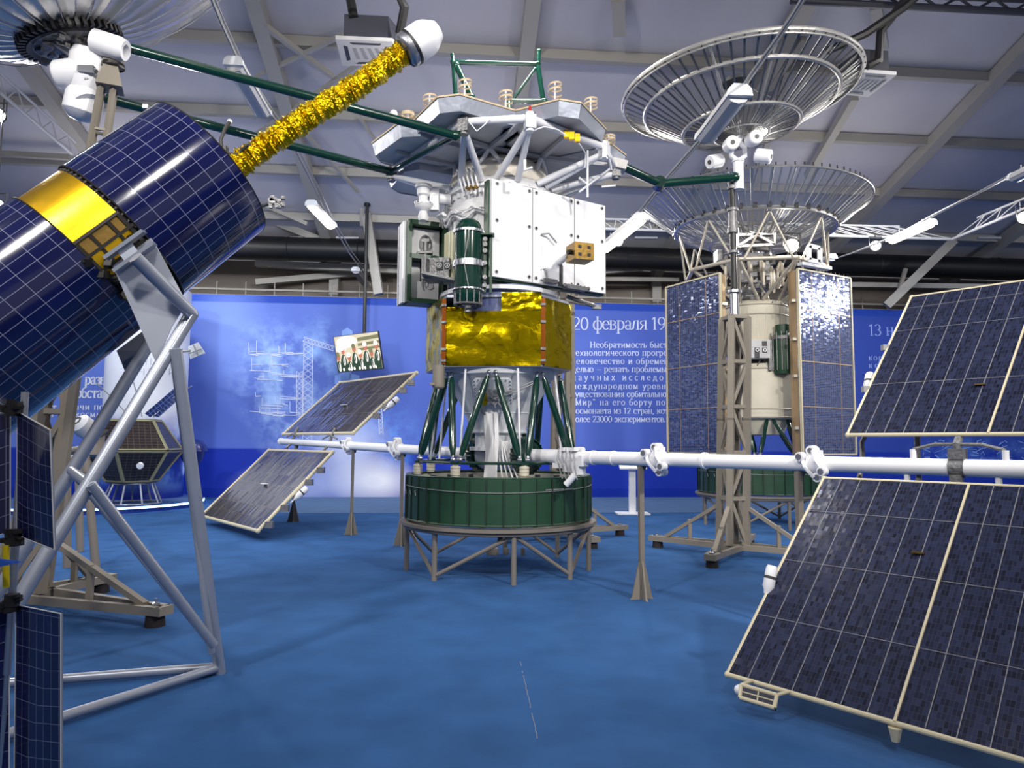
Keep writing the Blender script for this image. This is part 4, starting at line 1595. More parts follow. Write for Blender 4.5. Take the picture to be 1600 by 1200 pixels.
# ---- green pressure canister
cc = at(731, 470, 8.28)
zc = cc.z
b = MB()
rc = .168
b.lathe([(.0001, -.02), (rc * .8, -.02), (rc * .96, .05), (rc, .08), (rc, .80), (rc, .82), (rc * .96, .87), (rc * .8, .945), (rc * .5, .985), (.0001, 1.0)], V((cc.x, cc.y, zc)), n=32)
can = b.build('pressure_canister', 'green', SC1, 40)
b = MB()
for h, hh in ((.115, .02), (.40, .075), (.815, .03)):
    b.lathe([(rc, h), (rc + .016, h), (rc + .016, h + hh), (rc, h + hh)], V((cc.x, cc.y, zc)), n=32, closed=True)
    for k in range(24):
        a = k * 15
        b.box(pol(V((cc.x, cc.y, 0)), rc + .018, a, zc + h + hh / 2), (.016, .012, hh * .7), Matrix.Rotation(R(a), 3, 'Z'))
b.build('canister_band', 'steel', can, 0)
b = MB()
for k in range(12):
    p = pol(V((cc.x, cc.y, 0)), rc * .97, k * 30, zc - .06)
    b.tube(p, p + V((0, 0, .17)), .008, n=6)
b.torus(V((cc.x, cc.y, zc - .05)), (0, 0, 1), rc * .97, .012, 24, 6)
b.tube(V((cc.x, cc.y, zc - .14)), V((cc.x, cc.y, zc)), .04, n=12)
b.build('canister_foot', 'foilgrey', can)
MB().path([V((cc.x + .02, cc.y - rc - .008, zc + .83)), V((cc.x - .01, cc.y - rc - .01, zc + .6)), V((cc.x - .03, cc.y - rc - .01, zc + .5)), V((cc.x - .03, cc.y - rc - .02, zc + .38)), V((cc.x + .02, cc.y - rc - .008, zc + .12))], .005, 5).build('wire', 'wire', can)
b = MB()
for dx in (.2, .27):
    b.beam(V((cc.x + dx, cc.y + .02, zc + .1)), V((cc.x + dx, cc.y + .02, zc + .78)), .03, .05)
b.box(V((cc.x + .23, cc.y, zc + .80)), (.16, .14, .02))
b.build('valve_rack', 'drum_green', can, 0)
b = MB()
for z_ in (.18, .28, .45, .6, .68, .74):
    b.tube(V((cc.x + .2, cc.y - .01, zc + z_)), V((cc.x + .2, cc.y - .05, zc + z_)), .028, n=12)
b.build('valve', 'foilgrey', can)

# ---- side cabinet seen open at left
q0, q1 = at(629, 410, 9.15), at(690, 412, 9.35)
zt_, zb_ = at(629, 345, 9.15).z, at(629, 472, 9.15).z
ca = V((q1.x - q0.x, q1.y - q0.y, 0))
cl = ca.length
ca.normalize()
cn = V((ca.y, -ca.x, 0))


def cp(x, z, k=0.0):
    return V((q0.x, q0.y, 0)) + ca * (x * cl) + cn * k + V((0, 0, zb_ + (zt_ - zb_) * z))


cab = MB().prism([cp(0, 0, -.2), cp(1.15, 0, -.2), cp(1.15, 1, -.2), cp(0, 1, -.2)], -cn * .05).build('side_cabinet', 'darkgrey', SC1, 0)
b = MB()
for (a, c_) in (((.13, 0), (.13, 1)), ((.13, 0.02), (1.05, 0.02)), ((.13, .98), (1.05, .98)), ((.13, .56), (1.0, .56)), ((1.05, 0), (1.05, 1))):
    b.beam(cp(*a, -.05), cp(*c_, -.05), .06, .3 if a[0] != c_[0] else .3, cn if a[0] == c_[0] else cn)
b.build('cabinet_frame', 'drum_green', cab, 0)
MB().prism([cp(0, 0), cp(.1, 0), cp(.1, 1), cp(0, 1)], -cn * .3).build('outer_panel', 'panel_white', cab, 0)
b = MB()
b.prism([cp(.2, .6, -.06), cp(.95, .6, -.06), cp(.95, .94, -.06), cp(.2, .94, -.06)], cn * .02)
b.prism([cp(.2, .05, -.06), cp(.95, .05, -.06), cp(.95, .28, -.06), cp(.2, .28, -.06)], cn * .02)
b.prism([cp(.2, .28, -.14), cp(.5, .28, -.14), cp(.5, .53, -.14), cp(.2, .53, -.14)], cn * .02)
b.build('cabinet_plate', 'lightgrey', cab, 0)
b = MB()
k0 = cp(.58, .75, -.02)
b.path([k0 + ca * (.07 * math.sin(a)) + V((0, 0, .11 * math.cos(a))) for a in [-2.7 + 5.4 * i / 16 for i in range(17)]], .015, 6)
b.tube(k0 + V((0, 0, -.1)), k0 + V((0, 0, .02)), .04, n=10)
b.box(k0 + V((0, 0, -.12)), (.2, .08, .03))
b.box(k0 + V((0, 0, .04)), (.11, .07, .04))
for s_ in (-.05, .05):
    b.tube(k0 + ca * s_ + V((0, 0, -.1)), k0 + ca * s_ + V((0, 0, .05)), .012, n=8)
b.build('valve_assembly', 'foilgrey', cab)
b = MB()
rr = random.Random(8)
for k in range(9):
    p = cp(rr.uniform(.5, .85), rr.uniform(.16, .5), -.05)
    b.path([p, p + V((rr.uniform(-.05, .05), -.03, .08)), p + V((rr.uniform(-.1, .1), -.05, .16)), p + V((rr.uniform(-.06, .06), 0, .2))], .014, 6)
for k in range(5):
    b.box(cp(rr.uniform(.45, .8), rr.uniform(.2, .5), -.06), (.07, .06, .08))
b.build('piping', 'wire', cab)
# grey instrument box between cabinet and canister
g0 = at(684, 420, 8.75)
rm = Matrix.Rotation(R(-12), 3, 'Z')
gx = MB().box(g0 + V((0, .1, 0)), (.36, .3, .26), rm)
gx.box(g0 + V((.02, -.08, -.13)), (.42, .2, .03), Matrix.Rotation(R(12), 3, 'Y'))
gx.box(g0 + V((-.16, -.06, .02)), (.03, .14, .25), Matrix.Rotation(R(10), 3, 'Z'))
gx = gx.build('instrument_box', 'foilgrey', SC1, 0)
b = MB()
for dx in (-.0, .10):
    b.box(g0 + V((dx + .03, -.07, .02)), (.085, .03, .1), rm)
b.build('camera_face', 'darkgrey', gx, 0)
b = MB()
for dx in (-.0, .10):
    b.lathe([(.022, -.02), (.034, -.02), (.034, 0), (.022, 0)], g0 + V((dx + .028, -.085, .02)), (0, 1, 0), 16, closed=True)
    b.tube(g0 + V((dx + .028, -.085, .02)), g0 + V((dx + .028, -.1, .02)), .012, n=10)
b.build('lens_ring', 'lightgrey', gx)
b = MB()
for k in range(9):
    p = pol(CC, .775, -62 + k * 4.5, 3.62)
    b.beam(p, p + V((0, 0, .66)), .055, .03, (math.cos(R(-62 + k * 4.5)), math.sin(R(-62 + k * 4.5)), 0))
b.build('ribbed_blanket', mat('cream_ribbed', sc(206, 204, 176), .5), SC1, 0)

# ---- white star sensor at upper left
s0 = at(661, 345, 8.9)
b = MB()
b.lathe([(.0001, 0), (.055, 0), (.07, .05), (.05, .12), (.085, .15), (.11, .18), (.115, .2), (.12, .2), (.12, .235), (.06, .24), (.06, .32), (.085, .34), (.085, .42), (.11, .43), (.11, .47), (.0001, .47)], V((s0.x, s0.y, s0.z)), n=24)
b.box(s0 + V((.14, .05, .3)), (.12, .1, .3))
b.tube(s0 + V((.2, .02, .3)), s0 + V((.34, .06, .3)), .07, n=14)
b.beam(s0 + V((.2, .1, .12)), s0 + V((.42, .25, -.05)), .16, .04)
ss = b.build('star_sensor', 'white', SC1, 40)
b = MB()
for k in range(14):
    a = k * 360 / 14
    b.tube(pol(s0, .117, a, s0.z + .22), pol(s0, .128, a, s0.z + .22), .012, n=6)
for k in range(3):
    b.tube(s0 + V((.14, -.002, .2 + .08 * k)), s0 + V((.14, -.006, .2 + .08 * k)), .016, n=8)
b.build('sensor_bolt', 'steel', ss, 0)
b = MB()
rr = random.Random(2)
for k in range(10):
    p = s0 + V((.2 + rr.uniform(0, .15), .1, .05 + rr.uniform(-.1, .12)))
    b.path([p, p + V((rr.uniform(-.05, .1), -.05, .1)), p + V((rr.uniform(0, .14), 0, rr.uniform(-.1, .1)))], .011, 5)
b.build('sensor_cable', 'wire', ss)

# ---- top truss and pipe ring
NA = [-95, -15, 14, 62, 91, 150, 205]
NP = [pol(CC, 1.49, a, 5.22) for a in NA]
NP[0] = at(612, 266, 9.35)
NP[1] = at(725, 190, 7.88)
NP[2] = at(828, 185, 7.83)
NP[3] = at(944, 230, 8.58)
NP[4] = at(962, 262, 9.2)
for i in range(7):
    p, q = NP[i], NP[(i + 1) % 7]
    MB().tube(p, q, .045 if i in (0, 1, 2) else .035, n=14).build('ring_pipe', 'boom_white', SC1)
for i, (p, bases) in enumerate(zip(NP, ((-75, -60), (-42, -18), (-3, 18), (40, 52), (62, 80), (140, 165), (200, 228)))):
    for a in bases:
        MB().tube(p + V((0, 0, -.08)), pol(CC, .74, a, 4.88), .038, .045, n=12).build('truss_tube', 'boom_white', SC1)
    b = MB()
    b.box(p + V((0, 0, -.05)), (.12, .12, .16), Matrix.Rotation(R(NA[i]), 3, 'Z'))
    b.tube(p + V((0, 0, -.16)), p + V((0, 0, .07)), .05, n=12)
    b.build('node_fitting', 'boom_white' if i in (2, 3) else 'foilgrey', SC1)
MB().lathe([(.028, .0), (.012, .09), (.0001, .1)], NP[2] + V((0, 0, .06)), (0, 0, 1), 10).build('red_cap', 'red', SC1)
APEX = [pol(CC, .62, a, 5.33) for a in (-12, 60, 130, -150, -85)]
for i, p in enumerate(APEX):
    for a in (-20, 20):
        q = pol(CC, .66, (-12, 60, 130, -150, -85)[i] + a, 5.0)
        MB().tube(p, q, .03, n=10).build('inner_tube', 'boom_white', SC1)
    MB().beam(p, APEX[(i + 1) % 5], .05, .04).build('inner_beam', 'lightgrey', SC1, 0)
    MB().beam(p, pol(CC, 1.42, (-35, 38, 120, -175, -70)[i], 5.31), .06, .05).build('tray_beam', 'lightgrey', SC1, 0)
    MB().beam(p, pol(CC, 1.42, (12, 85, 170, -125, -105)[i], 5.31), .06, .05).build('tray_beam', 'lightgrey', SC1, 0)
b = MB()
rr = random.Random(31)
for k in range(26):
    a = rr.uniform(-180, 180)
    r_ = rr.uniform(.3, .62)
    b.box(pol(CC, r_, a, 5.50 + rr.uniform(0, .06)), (rr.uniform(.05, .16), rr.uniform(.05, .12), .08), Matrix.Rotation(R(a), 3, 'Z'))
for k in range(10):
    a = rr.uniform(-180, 180)
    b.path([pol(CC, .3, a, 5.42), pol(CC, .45, a + 14, 5.36), pol(CC, .65, a + 22, 5.46)], .012, 5)
b.build('top_electronics', 'darkgrey', SC1, 0)


def tray(c_, r_, rot, skirt=.17):
    AN = [rot + k * 90 + d for k in range(4) for d in (-11, 11)]
    P_ = [c_ + V((r_ * math.sin(R(a)), -r_ * math.cos(R(a)), 0)) for a in AN]
    Q_ = [lerp(c_, p, .93) + V((0, 0, -skirt)) for p in P_]
    n = len(P_)
    b = MB()
    for k in range(n):
        j = (k + 1) % n
        b.add([P_[k], P_[j], Q_[j], Q_[k], lerp(P_[k], c_, .012), lerp(P_[j], c_, .012), lerp(Q_[j], c_, .012), lerp(Q_[k], c_, .012)],
              [(0, 1, 2, 3), (5, 4, 7, 6), (0, 4, 5, 1), (3, 2, 6, 7)])
    o_ = b.build('antenna_tray', 'silverfoil', SC1, 20)
    MB().prism([lerp(q, c_, .01) + V((0, 0, .02)) for q in Q_], (0, 0, .03)).build('tray_floor', 'tray', o_, 0)
    b = MB()
    for k in range(n):
        b.beam(P_[k], P_[(k + 1) % n], .02, .02)
    b.build('tray_rim', 'edge', o_, 0)
    return o_


def helix(p, h, rr_=.085):
    b = MB().tube(V((p.x, p.y, 5.38)), p + V((0, 0, h)), .011, n=8)
    o_ = b.build('helix_antenna', 'boom_white', SC1)
    b = MB()
    n = 40
    pts = []
    for i in range(n + 1):
        a = 2 * pi * 2.2 * i / n
        pts.append(p + V((rr_ * math.cos(a), rr_ * math.sin(a), .05 + (h - .07) * i / n)))
    for i in range(n):
        d_ = V((0, 0, .012))
        b.add([pts[i] - d_, pts[i + 1] - d_, pts[i + 1] + d_, pts[i] + d_], [(0, 1, 2, 3)])
    b.build('helix_coil', 'edge', o_)
    return o_


for a, rd, r_, z_, rot in ((-24, .99, .70, 5.52, -14), (38, 1.02, .70, 5.52, 16), (97, 1.04, .68, 5.55, 10), (-72, 1.05, .68, 5.49, -8), (-118, 1.12, .66, 5.42, -20), (158, 1.1, .7, 5.52, 0), (-160, 1.1, .7, 5.52, 0)):
    tray(pol(CC, rd, a, z_), r_, rot)
tray(CC + V((0, 0, 5.66)), .5, 0)
for px, py, Y, h in ((726, 150, 8.2, .22), (671, 170, 8.6, .2), (790, 165, 8.3, .2), (867, 154, 8.3, .22), (923, 173, 8.7, .18), (951, 228, 8.7, .15), (637, 188, 8.9, .12)):
    helix(at(px, py, Y), h)
MB().ball(at(615, 178, 9.2), .055, 10).build('sensor_ball', 'white', SC1)
b = MB()
for k, (px, py) in enumerate(((885, 210), (893, 213), (902, 216))):
    b.box(at(px, py, 8.12), (.06, .06, .09))
b.build('connector_block', 'gold_smooth', SC1, 0)
b = MB()
b.path([at(830, 205, 7.82), at(850, 198, 7.9), at(872, 203, 8.05), at(885, 212, 8.1), at(905, 225, 8.15), at(915, 240, 8.4), at(914, 262, 8.5)], .01, 5)
b.path([at(733, 190, 7.82), at(745, 205, 7.8), at(757, 195, 7.8), at(765, 186, 7.8)], .008, 5)
b.path([at(820, 250, 8.0), at(820, 266, 8.0), at(832, 262, 8.0)], .02, 6)
b.build('ring_cable', 'boom_white', SC1)
b = MB()
for p, q in (((918, 235, 8.5), (918, 308, 8.6)), ((905, 278, 8.5), (920, 290, 8.6)), ((950, 240, 8.6), (955, 265, 8.8)), ((940, 292, 8.9), (962, 290, 8.9)), ((955, 262, 9), (905, 300, 8.9))):
    b.tube(at(*p), at(*q), .014, n=8)
b.box(at(944, 238, 8.5), (.05, .05, .14))
b.build('side_antenna', 'boom_white', SC1)

# ---- green booms to the outlying dishes
HUB = at(150, 72, 7.05)                   # joint of the left dish
GN1 = NP[1] + V((-.14, -.02, -.04))
GN0 = NP[0] + V((-.05, 0, 0))


def gboom(p, q, r_):
    b = MB().tube(p, q, r_, n=16)
    b.ball(q, r_ * 1.25, 12)
    b.ball(p, r_ * 1.25, 12)
    return b.build('green_boom', 'green', SC1)


gboom(at(186, 71, 7.0), at(712, 212, 7.85), .05)
gboom(at(150, 150, 7.3), at(611, 268, 9.3), .052)
gboom(at(611, 268, 9.3), at(714, 212, 7.85), .035)
EL = at(1031, 287, 9.9)
gboom(at(968, 258, 9.3), EL, .062)
gboom(EL, at(1148, 277, 10.25), .062)
MB().tube(EL + V((-.02, -.1, 0)), EL + V((0, .1, 0)), .085, n=16).build('boom_elbow', 'green', SC1)
MB().beam(at(978, 262, 9.2), at(955, 256, 9.2), .2, .12).build('boom_root', 'tray', SC1, 0)
GB = 10.6
for p, q, r_ in (((708, 97), (840, 100), .04), ((708, 97), (712, 152), .036), ((840, 100), (849, 158), .04), ((836, 108), (800, 158), .026), ((713, 102), (737, 152), .05), ((707, 86), (709, 100), .03), ((842, 80), (841, 100), .035), ((795, 158), (851, 158), .04)):
    gboom(at(*p, GB), at(*q, GB), r_)
gboom(at(795, 158, GB), pol(CC, .9, 170, 5.5), .04)
gboom(at(712, 152, GB), pol(CC, .9, -160, 5.5), .04)


# ---- right upper dish
def dish(root, c_, ax, prof, nrib, ribw, gz, rings, ribmat, solid_to=0, arms=12, knobs=None):
    x, y, z = frame(ax)
    d0 = MB().lathe(prof, c_, ax, nrib * 2).build('dish_mesh', gz, root, 60, False)
    b = MB()
    for k in range(nrib):
        a = 2 * pi * k / nrib
        dr = x * math.cos(a) + y * math.sin(a)
        tn = z.cross(dr)
        pts = [c_ + dr * r_ + z * h for r_, h in prof]
        for p, q, (r0, h0), (r1, h1) in zip(pts, pts[1:], prof, prof[1:]):
            w0, w1 = ribw * (.5 + r0 / prof[-1][0]) / 1.5, ribw * (.5 + r1 / prof[-1][0]) / 1.5
            nn = tn.cross(q - p).normalized() * .012
            b.add([p - tn * w0, p + tn * w0, q + tn * w1, q - tn * w1, p - tn * w0 + nn, p + tn * w0 + nn, q + tn * w1 + nn, q - tn * w1 + nn],
                  [(0, 1, 2, 3), (7, 6, 5, 4), (0, 3, 7, 4), (1, 5, 6, 2)])
    b.build('dish_rib', ribmat, d0, 0)
    for r_, h, tr in rings:
        MB().torus(c_ + z * h, ax, r_, tr, 72, 8).build('dish_ring', 'dishmetal', d0)
    if arms:
        b = MB()
        for k in range(arms):
            a = 2 * pi * (k + .5) / arms
            dr = x * math.cos(a) + y * math.sin(a)
            for (r0, h0), (r1, h1) in zip(prof[1:], prof[2:]):
                b.tube(c_ + dr * r0 + z * h0, c_ + dr * r1 + z * h1, .016, n=6)
        b.build('dish_arm', 'dishmetal', d0)
    if knobs:
        b = MB()
        r_, h, nk, s_ = knobs
        for k in range(nk):
            a = 2 * pi * k / nk
            b.box(c_ + (x * math.cos(a) + y * math.sin(a)) * r_ + z * h, (s_, s_, s_ * 1.4))
        b.build('ring_knob', 'darkmetal', d0, 0)
    return d0


DC = at(1158, 214, 10.3)
dax = V((-.06, -.02, 1)).normalized()
D2 = dish(SC1, DC, dax, [(.12, .0), (.40, .03), (.85, .14), (1.40, .50), (1.72, .69)], 60, .016, 'gauze',
          [(1.72, .69, .035), (1.71, .64, .016), (1.40, .50, .036), (.85, .14, .03), (.40, .03, .02)], 'rib_dark', arms=12, knobs=(1.73, .67, 60, .022))
b = MB()
x, y, z = frame(dax)
for k in range(3):
    a = 2 * pi * k / 3 + .5
    b.tube(DC + (x * math.cos(a) + y * math.sin(a)) * .85 + z * .14, DC + z * .85, .012, n=6)
b.build('feed_strut', 'dishmetal', D2)
MB().lathe([(.0001, 0), (.22, .0), (.22, .05), (.0001, .08)], DC + z * .83, dax, 20).build('feed_plate', 'darkgrey', D2)
PT = at(1154, 276, 10.3)
b = MB()
b.lathe([(.0001, -.2), (.075, -.2), (.075, .22), (.09, .23), (.09, .25), (.05, .26), (.0001, .27)], PT, (0, 0, 1), 16)
for sg in (-1, 1):
    b.path([PT + V((.0, 0, .24)), PT + V((sg * .1, 0, .32)), PT + V((sg * .1, 0, .46)), PT + V((0, 0, .55))], .04, 8)
b.tube(PT + V((0, 0, .5)), DC + z * .1, .05, n=12)
b.tube(PT + V((0, 0, .75)), DC + z * .25, .02, n=8)
b.build('dish_pole', 'boom_white', D2)
for sx_, sy_, s2 in ((-.17, -.12, .42), (.15, -.14, .5), (-.26, .08, .28), (.3, .06, .36)):
    p = PT + V((sx_, sy_, s2))
    ax_ = V((sx_ * .3, -.8, -.12)) if sy_ < 0 else V((sx_, -.15, -.1))
    o_ = MB().lathe([(.0001, -.02), (.09, -.02), (.105, 0), (.105, .2), (.09, .22), (.0001, .22)], p, ax_, 20).build('drive_motor', 'boom_white', D2)
    MB().lathe([(.0001, .222), (.035, .222), (.035, .226), (.0001, .226)], p, ax_, 12).build('motor_port', 'darkgrey', o_)

# ---- left petal dish
HC = at(112, 66, 7.1)
lax = V((-.27, -.22, .93)).normalized()
x, y, z = frame(lax)
D1 = MB().lathe([(.22, -.02), (.43, -.05), (.455, .0), (.455, .10), (.43, .12), (.22, .05)], HC, lax, 48, closed=True).build('dish_hub', 'darkmetal', SC1, 30)
b = MB()
for k in range(44):
    a = 2 * pi * k / 44
    dr = x * math.cos(a) + y * math.sin(a)
    b.beam(HC + dr * .40 + z * .02, HC + dr * .51 + z * .02, .03, .12, z)
b.build('hub_tooth', 'black', D1, 0)
b = MB()
rr = random.Random(6)
for k in range(46):
    a = rr.uniform(0, 2 * pi)
    r_ = rr.uniform(.1, .38)
    p = HC + (x * math.cos(a) + y * math.sin(a)) * r_ - z * rr.uniform(.03, .1)
    b.box(p, (rr.uniform(.03, .1), rr.uniform(.03, .08), rr.uniform(.03, .07)), Matrix.Rotation(a, 3, 'Z'))
b.lathe([(.0001, -.06), (.40, -.04), (.40, .0), (.0001, .0)], HC, lax, 32)
b.build('hub_mechanism', 'foilgrey', D1, 30)
NPET = 30
for k in range(NPET):
    a = 2 * pi * (k + .3) / NPET
    dr = x * math.cos(a) + y * math.sin(a)
    tn = z.cross(dr)
    b = MB()
    pr = []
    for i in range(11):
        s_ = i / 10
        pr.append((.45 + 2.1 * s_, .03 + 1.15 * s_ ** 1.6, .04 + .19 * s_ ** .9))
    nw = 4
    vs_, fs = [], []
    for (r_, h, hw) in pr:
        for j in range(nw + 1):
            e = -1 + 2 * j / nw
            vs_.append(HC + dr * r_ + z * (h + .035 * (1 - e * e) * r_ / 1.5) + tn * (hw * e))
    for i in range(10):
        for j in range(nw):
            q = i * (nw + 1) + j
            fs.append((q, q + 1, q + nw + 2, q + nw + 1))
    b.add(vs_, fs)
    b.build('petal', 'petal', D1, 60, False)
    if k % 2 == 0:
        b = MB()
        b.path([HC + dr * r_ + z * (h - .03) + tn * hw for r_, h, hw in pr], .006, 5)
        b.build('petal_rib', 'wire', D1)
g1 = at(158, 72, 6.9)
b = MB()
b.lathe([(.06, -.02), (.12, -.02), (.12, .24), (.10, .3), (.06, .3)], g1 + V((-.02, -.05, .02)), (.9, .1, -.25), 20, closed=True)
b.lathe([(.0001, 0), (.2, 0), (.22, .08), (.2, .3), (.16, .4), (.18, .45), (.18, .62), (.1, .7), (.0001, .72)], at(148, 84, 7.02), V((-.22, .1, -.9)), 20)
b.lathe([(.0001, 0), (.1, 0), (.13, .1), (.13, .28), (.0001, .3)], at(125, 128, 7.05), (.3, -.1, -.6), 16)
b.build('dish_drive', 'boom_white', SC1, 35)
b = MB()
b.lathe([(.0001, 0), (.125, 0), (.145, .03), (.145, .32), (.0001, .32)], at(88, 118, 6.95), V((.9, .1, .2)), 24)
b.build('dish_motor', 'boom_white', SC1, 35)
b = MB()
b.lathe([(.0001, .001), (.062, .001)], at(156, 63, 6.78), V((-.2, -.95, -.15)), 16)
b.build('motor_port', 'black', SC1)
b = MB()
for p, q in (((82, 68, 6.9), (116, 90, 6.95)), ((140, 105, 6.85), (150, 112, 6.85)), ((128, 103, 6.9), (136, 125, 6.9))):
    b.tube(at(*p), at(*q), .025, n=8)
b.box(at(135, 108, 6.85), (.16, .05, .06))
b.build('drive_link', 'steel', SC1)
# ================================================================== SECOND SPACECRAFT
C2 = V((5.05, 14.5, 0))
ring_stand('round taupe steel stand under the farther spacecraft behind the white boom', C2, [-80, -35, 8, 52, 95, 140, -175, -128])
b = MB()
SC2 = thing('spacecraft', 'farther cream spacecraft with two upright blue solar panels and a mesh dish on top', 'spacecraft', C2 + V((0, 0, .62)))
service_ring(SC2, C2)
isolators(SC2, C2, -20, 1.06, 1.2)
strut_frame(SC2, C2, -20, 1.06, 1.36)
struts(SC2, C2, -20, 1.04, 1.40, .62, 2.15, rt=.04)
b = MB()
b.lathe([(.0001, 1.78), (.50, 1.8), (.62, 2.08), (.74, 2.12), (.74, 3.12), (.70, 3.2), (.0001, 3.2)], C2, n=40)
b.lathe([(.0001, 3.55), (.62, 3.55), (.66, 3.62), (.66, 4.42), (.56, 4.5), (.0001, 4.5)], C2, n=40)
body2 = b.build('body', 'cream', SC2, 30)
b = MB()
for z_ in (2.14, 2.3, 3.1):
    b.torus(C2 + V((0, 0, z_)), (0, 0, 1), .745, .012, 40, 6)
for z_ in (3.66, 4.2, 4.4):
    b.torus(C2 + V((0, 0, z_)), (0, 0, 1), .665, .014, 40, 6)
b.build('body_hoop', 'pipe_cream', body2)
MB().lathe([(.52, 3.18), (.52, 3.58)], C2, n=32).build('dark_waist', 'darkgrey', SC2)
b = MB()
for k in range(24):
    p = pol(C2, .66, k * 15, 3.7)
    b.beam(p, p + V((0, 0, .6)), .02, .02, (math.cos(R(k * 15)), math.sin(R(k * 15)), 0))
b.build('body_rib', 'cream', body2, 0)
g0 = at(1183, 546, 13.75)
ib = MB().box(g0, (.42, .25, .36)).build('instrument_box', 'lightgrey', SC2, 0)
b = MB()
for dx, dz in ((-.05, -.03), (.1, -.03), (.1, .1), (-.05, -.13)):
    b.box(g0 + V((dx, -.13, dz)), (.09, .03, .09))
b.build('camera_face', 'darkgrey', ib, 0)
b = MB()
for dx in (-.05, .1):
    b.lathe([(.02, 0), (.036, 0), (.036, -.012), (.02, -.012)], g0 + V((dx, -.146, -.03)), (0, 1, 0), 14, closed=True)
b.build('lens_ring', 'card', ib)
b = MB()
rr = random.Random(21)
for k in range(26):
    a = rr.uniform(-80, 80)
    b.box(pol(C2, rr.uniform(.5, .66), a, rr.uniform(3.2, 3.5)), (rr.uniform(.06, .2), .1, rr.uniform(.05, .14)), Matrix.Rotation(R(a), 3, 'Z'))
for k in range(12):
    a = rr.uniform(-70, 60)
    b.path([pol(C2, .72, a, 3.15), pol(C2, .78, a + 6, 3.3), pol(C2, .7, a + 14, 3.5)], .012, 5)
b.build('waist_equipment', 'foilgrey', SC2, 0)
cc = at(1224, 575, 13.75)
b = MB()
rc = .2
b.lathe([(.0001, -.12), (rc * .9, -.12), (rc, 0), (rc, .62), (rc * .8, .66), (rc * .7, .68), (rc * .7, .85), (.0001, .86)], cc, n=28)
can = b.build('pressure_canister', 'drum_green', SC2, 35)
b = MB()
for k in range(14):
    p = pol(V((cc.x, cc.y, 0)), rc + .015, k * 25.7, cc.z)
    b.tube(p + V((0, 0, -.05)), p + V((0, 0, .7)), .01, n=6)
b.lathe([(rc, .56), (rc + .02, .56), (rc + .02, .62), (rc, .62)], cc, n=28, closed=True)
b.box(cc + V((-.27, -.03, .25)), (.06, .08, .6))
b.build('canister_fitting', 'foilgrey', can)


def wing(px0, px1, pyt0, pyt1, Y0, Y1, name_edge):
    """upright panel from its inner edge (0) to its outer edge (1)"""
    zt0 = at(px0, pyt0, Y0).z
    zt1 = at(px1, pyt1, Y1).z
    zt_ = (zt0 + zt1) / 2
    a, c_ = at(px0, pyt0, Y0), at(px1, pyt1, Y1)
    zb_ = 1.42
    BL, BR = V((a.x, a.y, zb_)), V((c_.x, c_.y, zb_))
    TL_, TR = V((a.x, a.y, zt_)), V((c_.x, c_.y, zt_))
    if a.x > c_.x:
        BL, BR, TL_, TR = BR, BL, TR, TL_
    u = (BR - BL).normalized()
    n_ = V((u.y, -u.x, 0))
    b = MB()
    Lu, Lv = (BR - BL).length, zt_ - zb_
    P_ = [BL, BR, TR, TL_]
    b.add(P_ + [p - n_ * .05 for p in P_], [(0, 1, 2, 3), (7, 6, 5, 4), (0, 4, 5, 1), (1, 5, 6, 2), (2, 6, 7, 3), (3, 7, 4, 0)],
          [[(0, 0), (Lu, 0), (Lu, Lv), (0, Lv)]] + [[(0, 0)] * 4] * 5)
    o_ = b.build('solar_panel', ['cells_blue', 'panel_edge'], SC2, 0)
    b = MB()
    for p, q in zip(P_, P_[1:] + P_[:1]):
        b.beam(p, q, .03, .05, n_)
    b.build('panel_frame', 'panel_frame', o_, 0)
    b = MB()
    for f_ in (.255, .5, .78):
        b.beam(lerp(BL, TL_, f_) + n_ * .003, lerp(BR, TR, f_) + n_ * .003, .012, .006, n_)
    for f_ in (.25, .75):
        b.beam(lerp(BL, BR, f_) + n_ * .003, lerp(TL_, TR, f_) + n_ * .003, .006, .004, n_)
    b.build('divider_line', 'panel_edge', o_, 0)
    ie = V((a.x, a.y, 0))
    dr = (C2 - ie).normalized()
    b = MB()
    b.prism([V((ie.x, ie.y, zb_)) + dr * .05 + V((0, -.0, 0)), V((ie.x, ie.y, zb_)) + dr * .22, V((ie.x, ie.y, zt_)) + dr * .22, V((ie.x, ie.y, zt_)) + dr * .05], V((0, .12, 0)))
    b.build('hinge_strip', 'panel_edge', o_, 0)
    b = MB()
    for f_ in (.14, .42, .62, .83):
        b.box(V((ie.x, ie.y, zb_ + (zt_ - zb_) * f_)) + dr * .12, (.14, .12, .05))
    b.build('hinge', 'pipe_cream', o_, 0)
    b = MB()
    for k in range(12):
        p = lerp(TL_, TR, (k + .5) / 12)
        b.tube(p, p + V((0, 0, .06)), .008, n=6)
    b.build('edge_pin', 'darkmetal', o_, 0)
    return o_


wing(1125, 1041, 426, 450, 13.3, 14.6, 0)
wing(1246, 1328, 420, 435, 13.1, 13.85, 0)
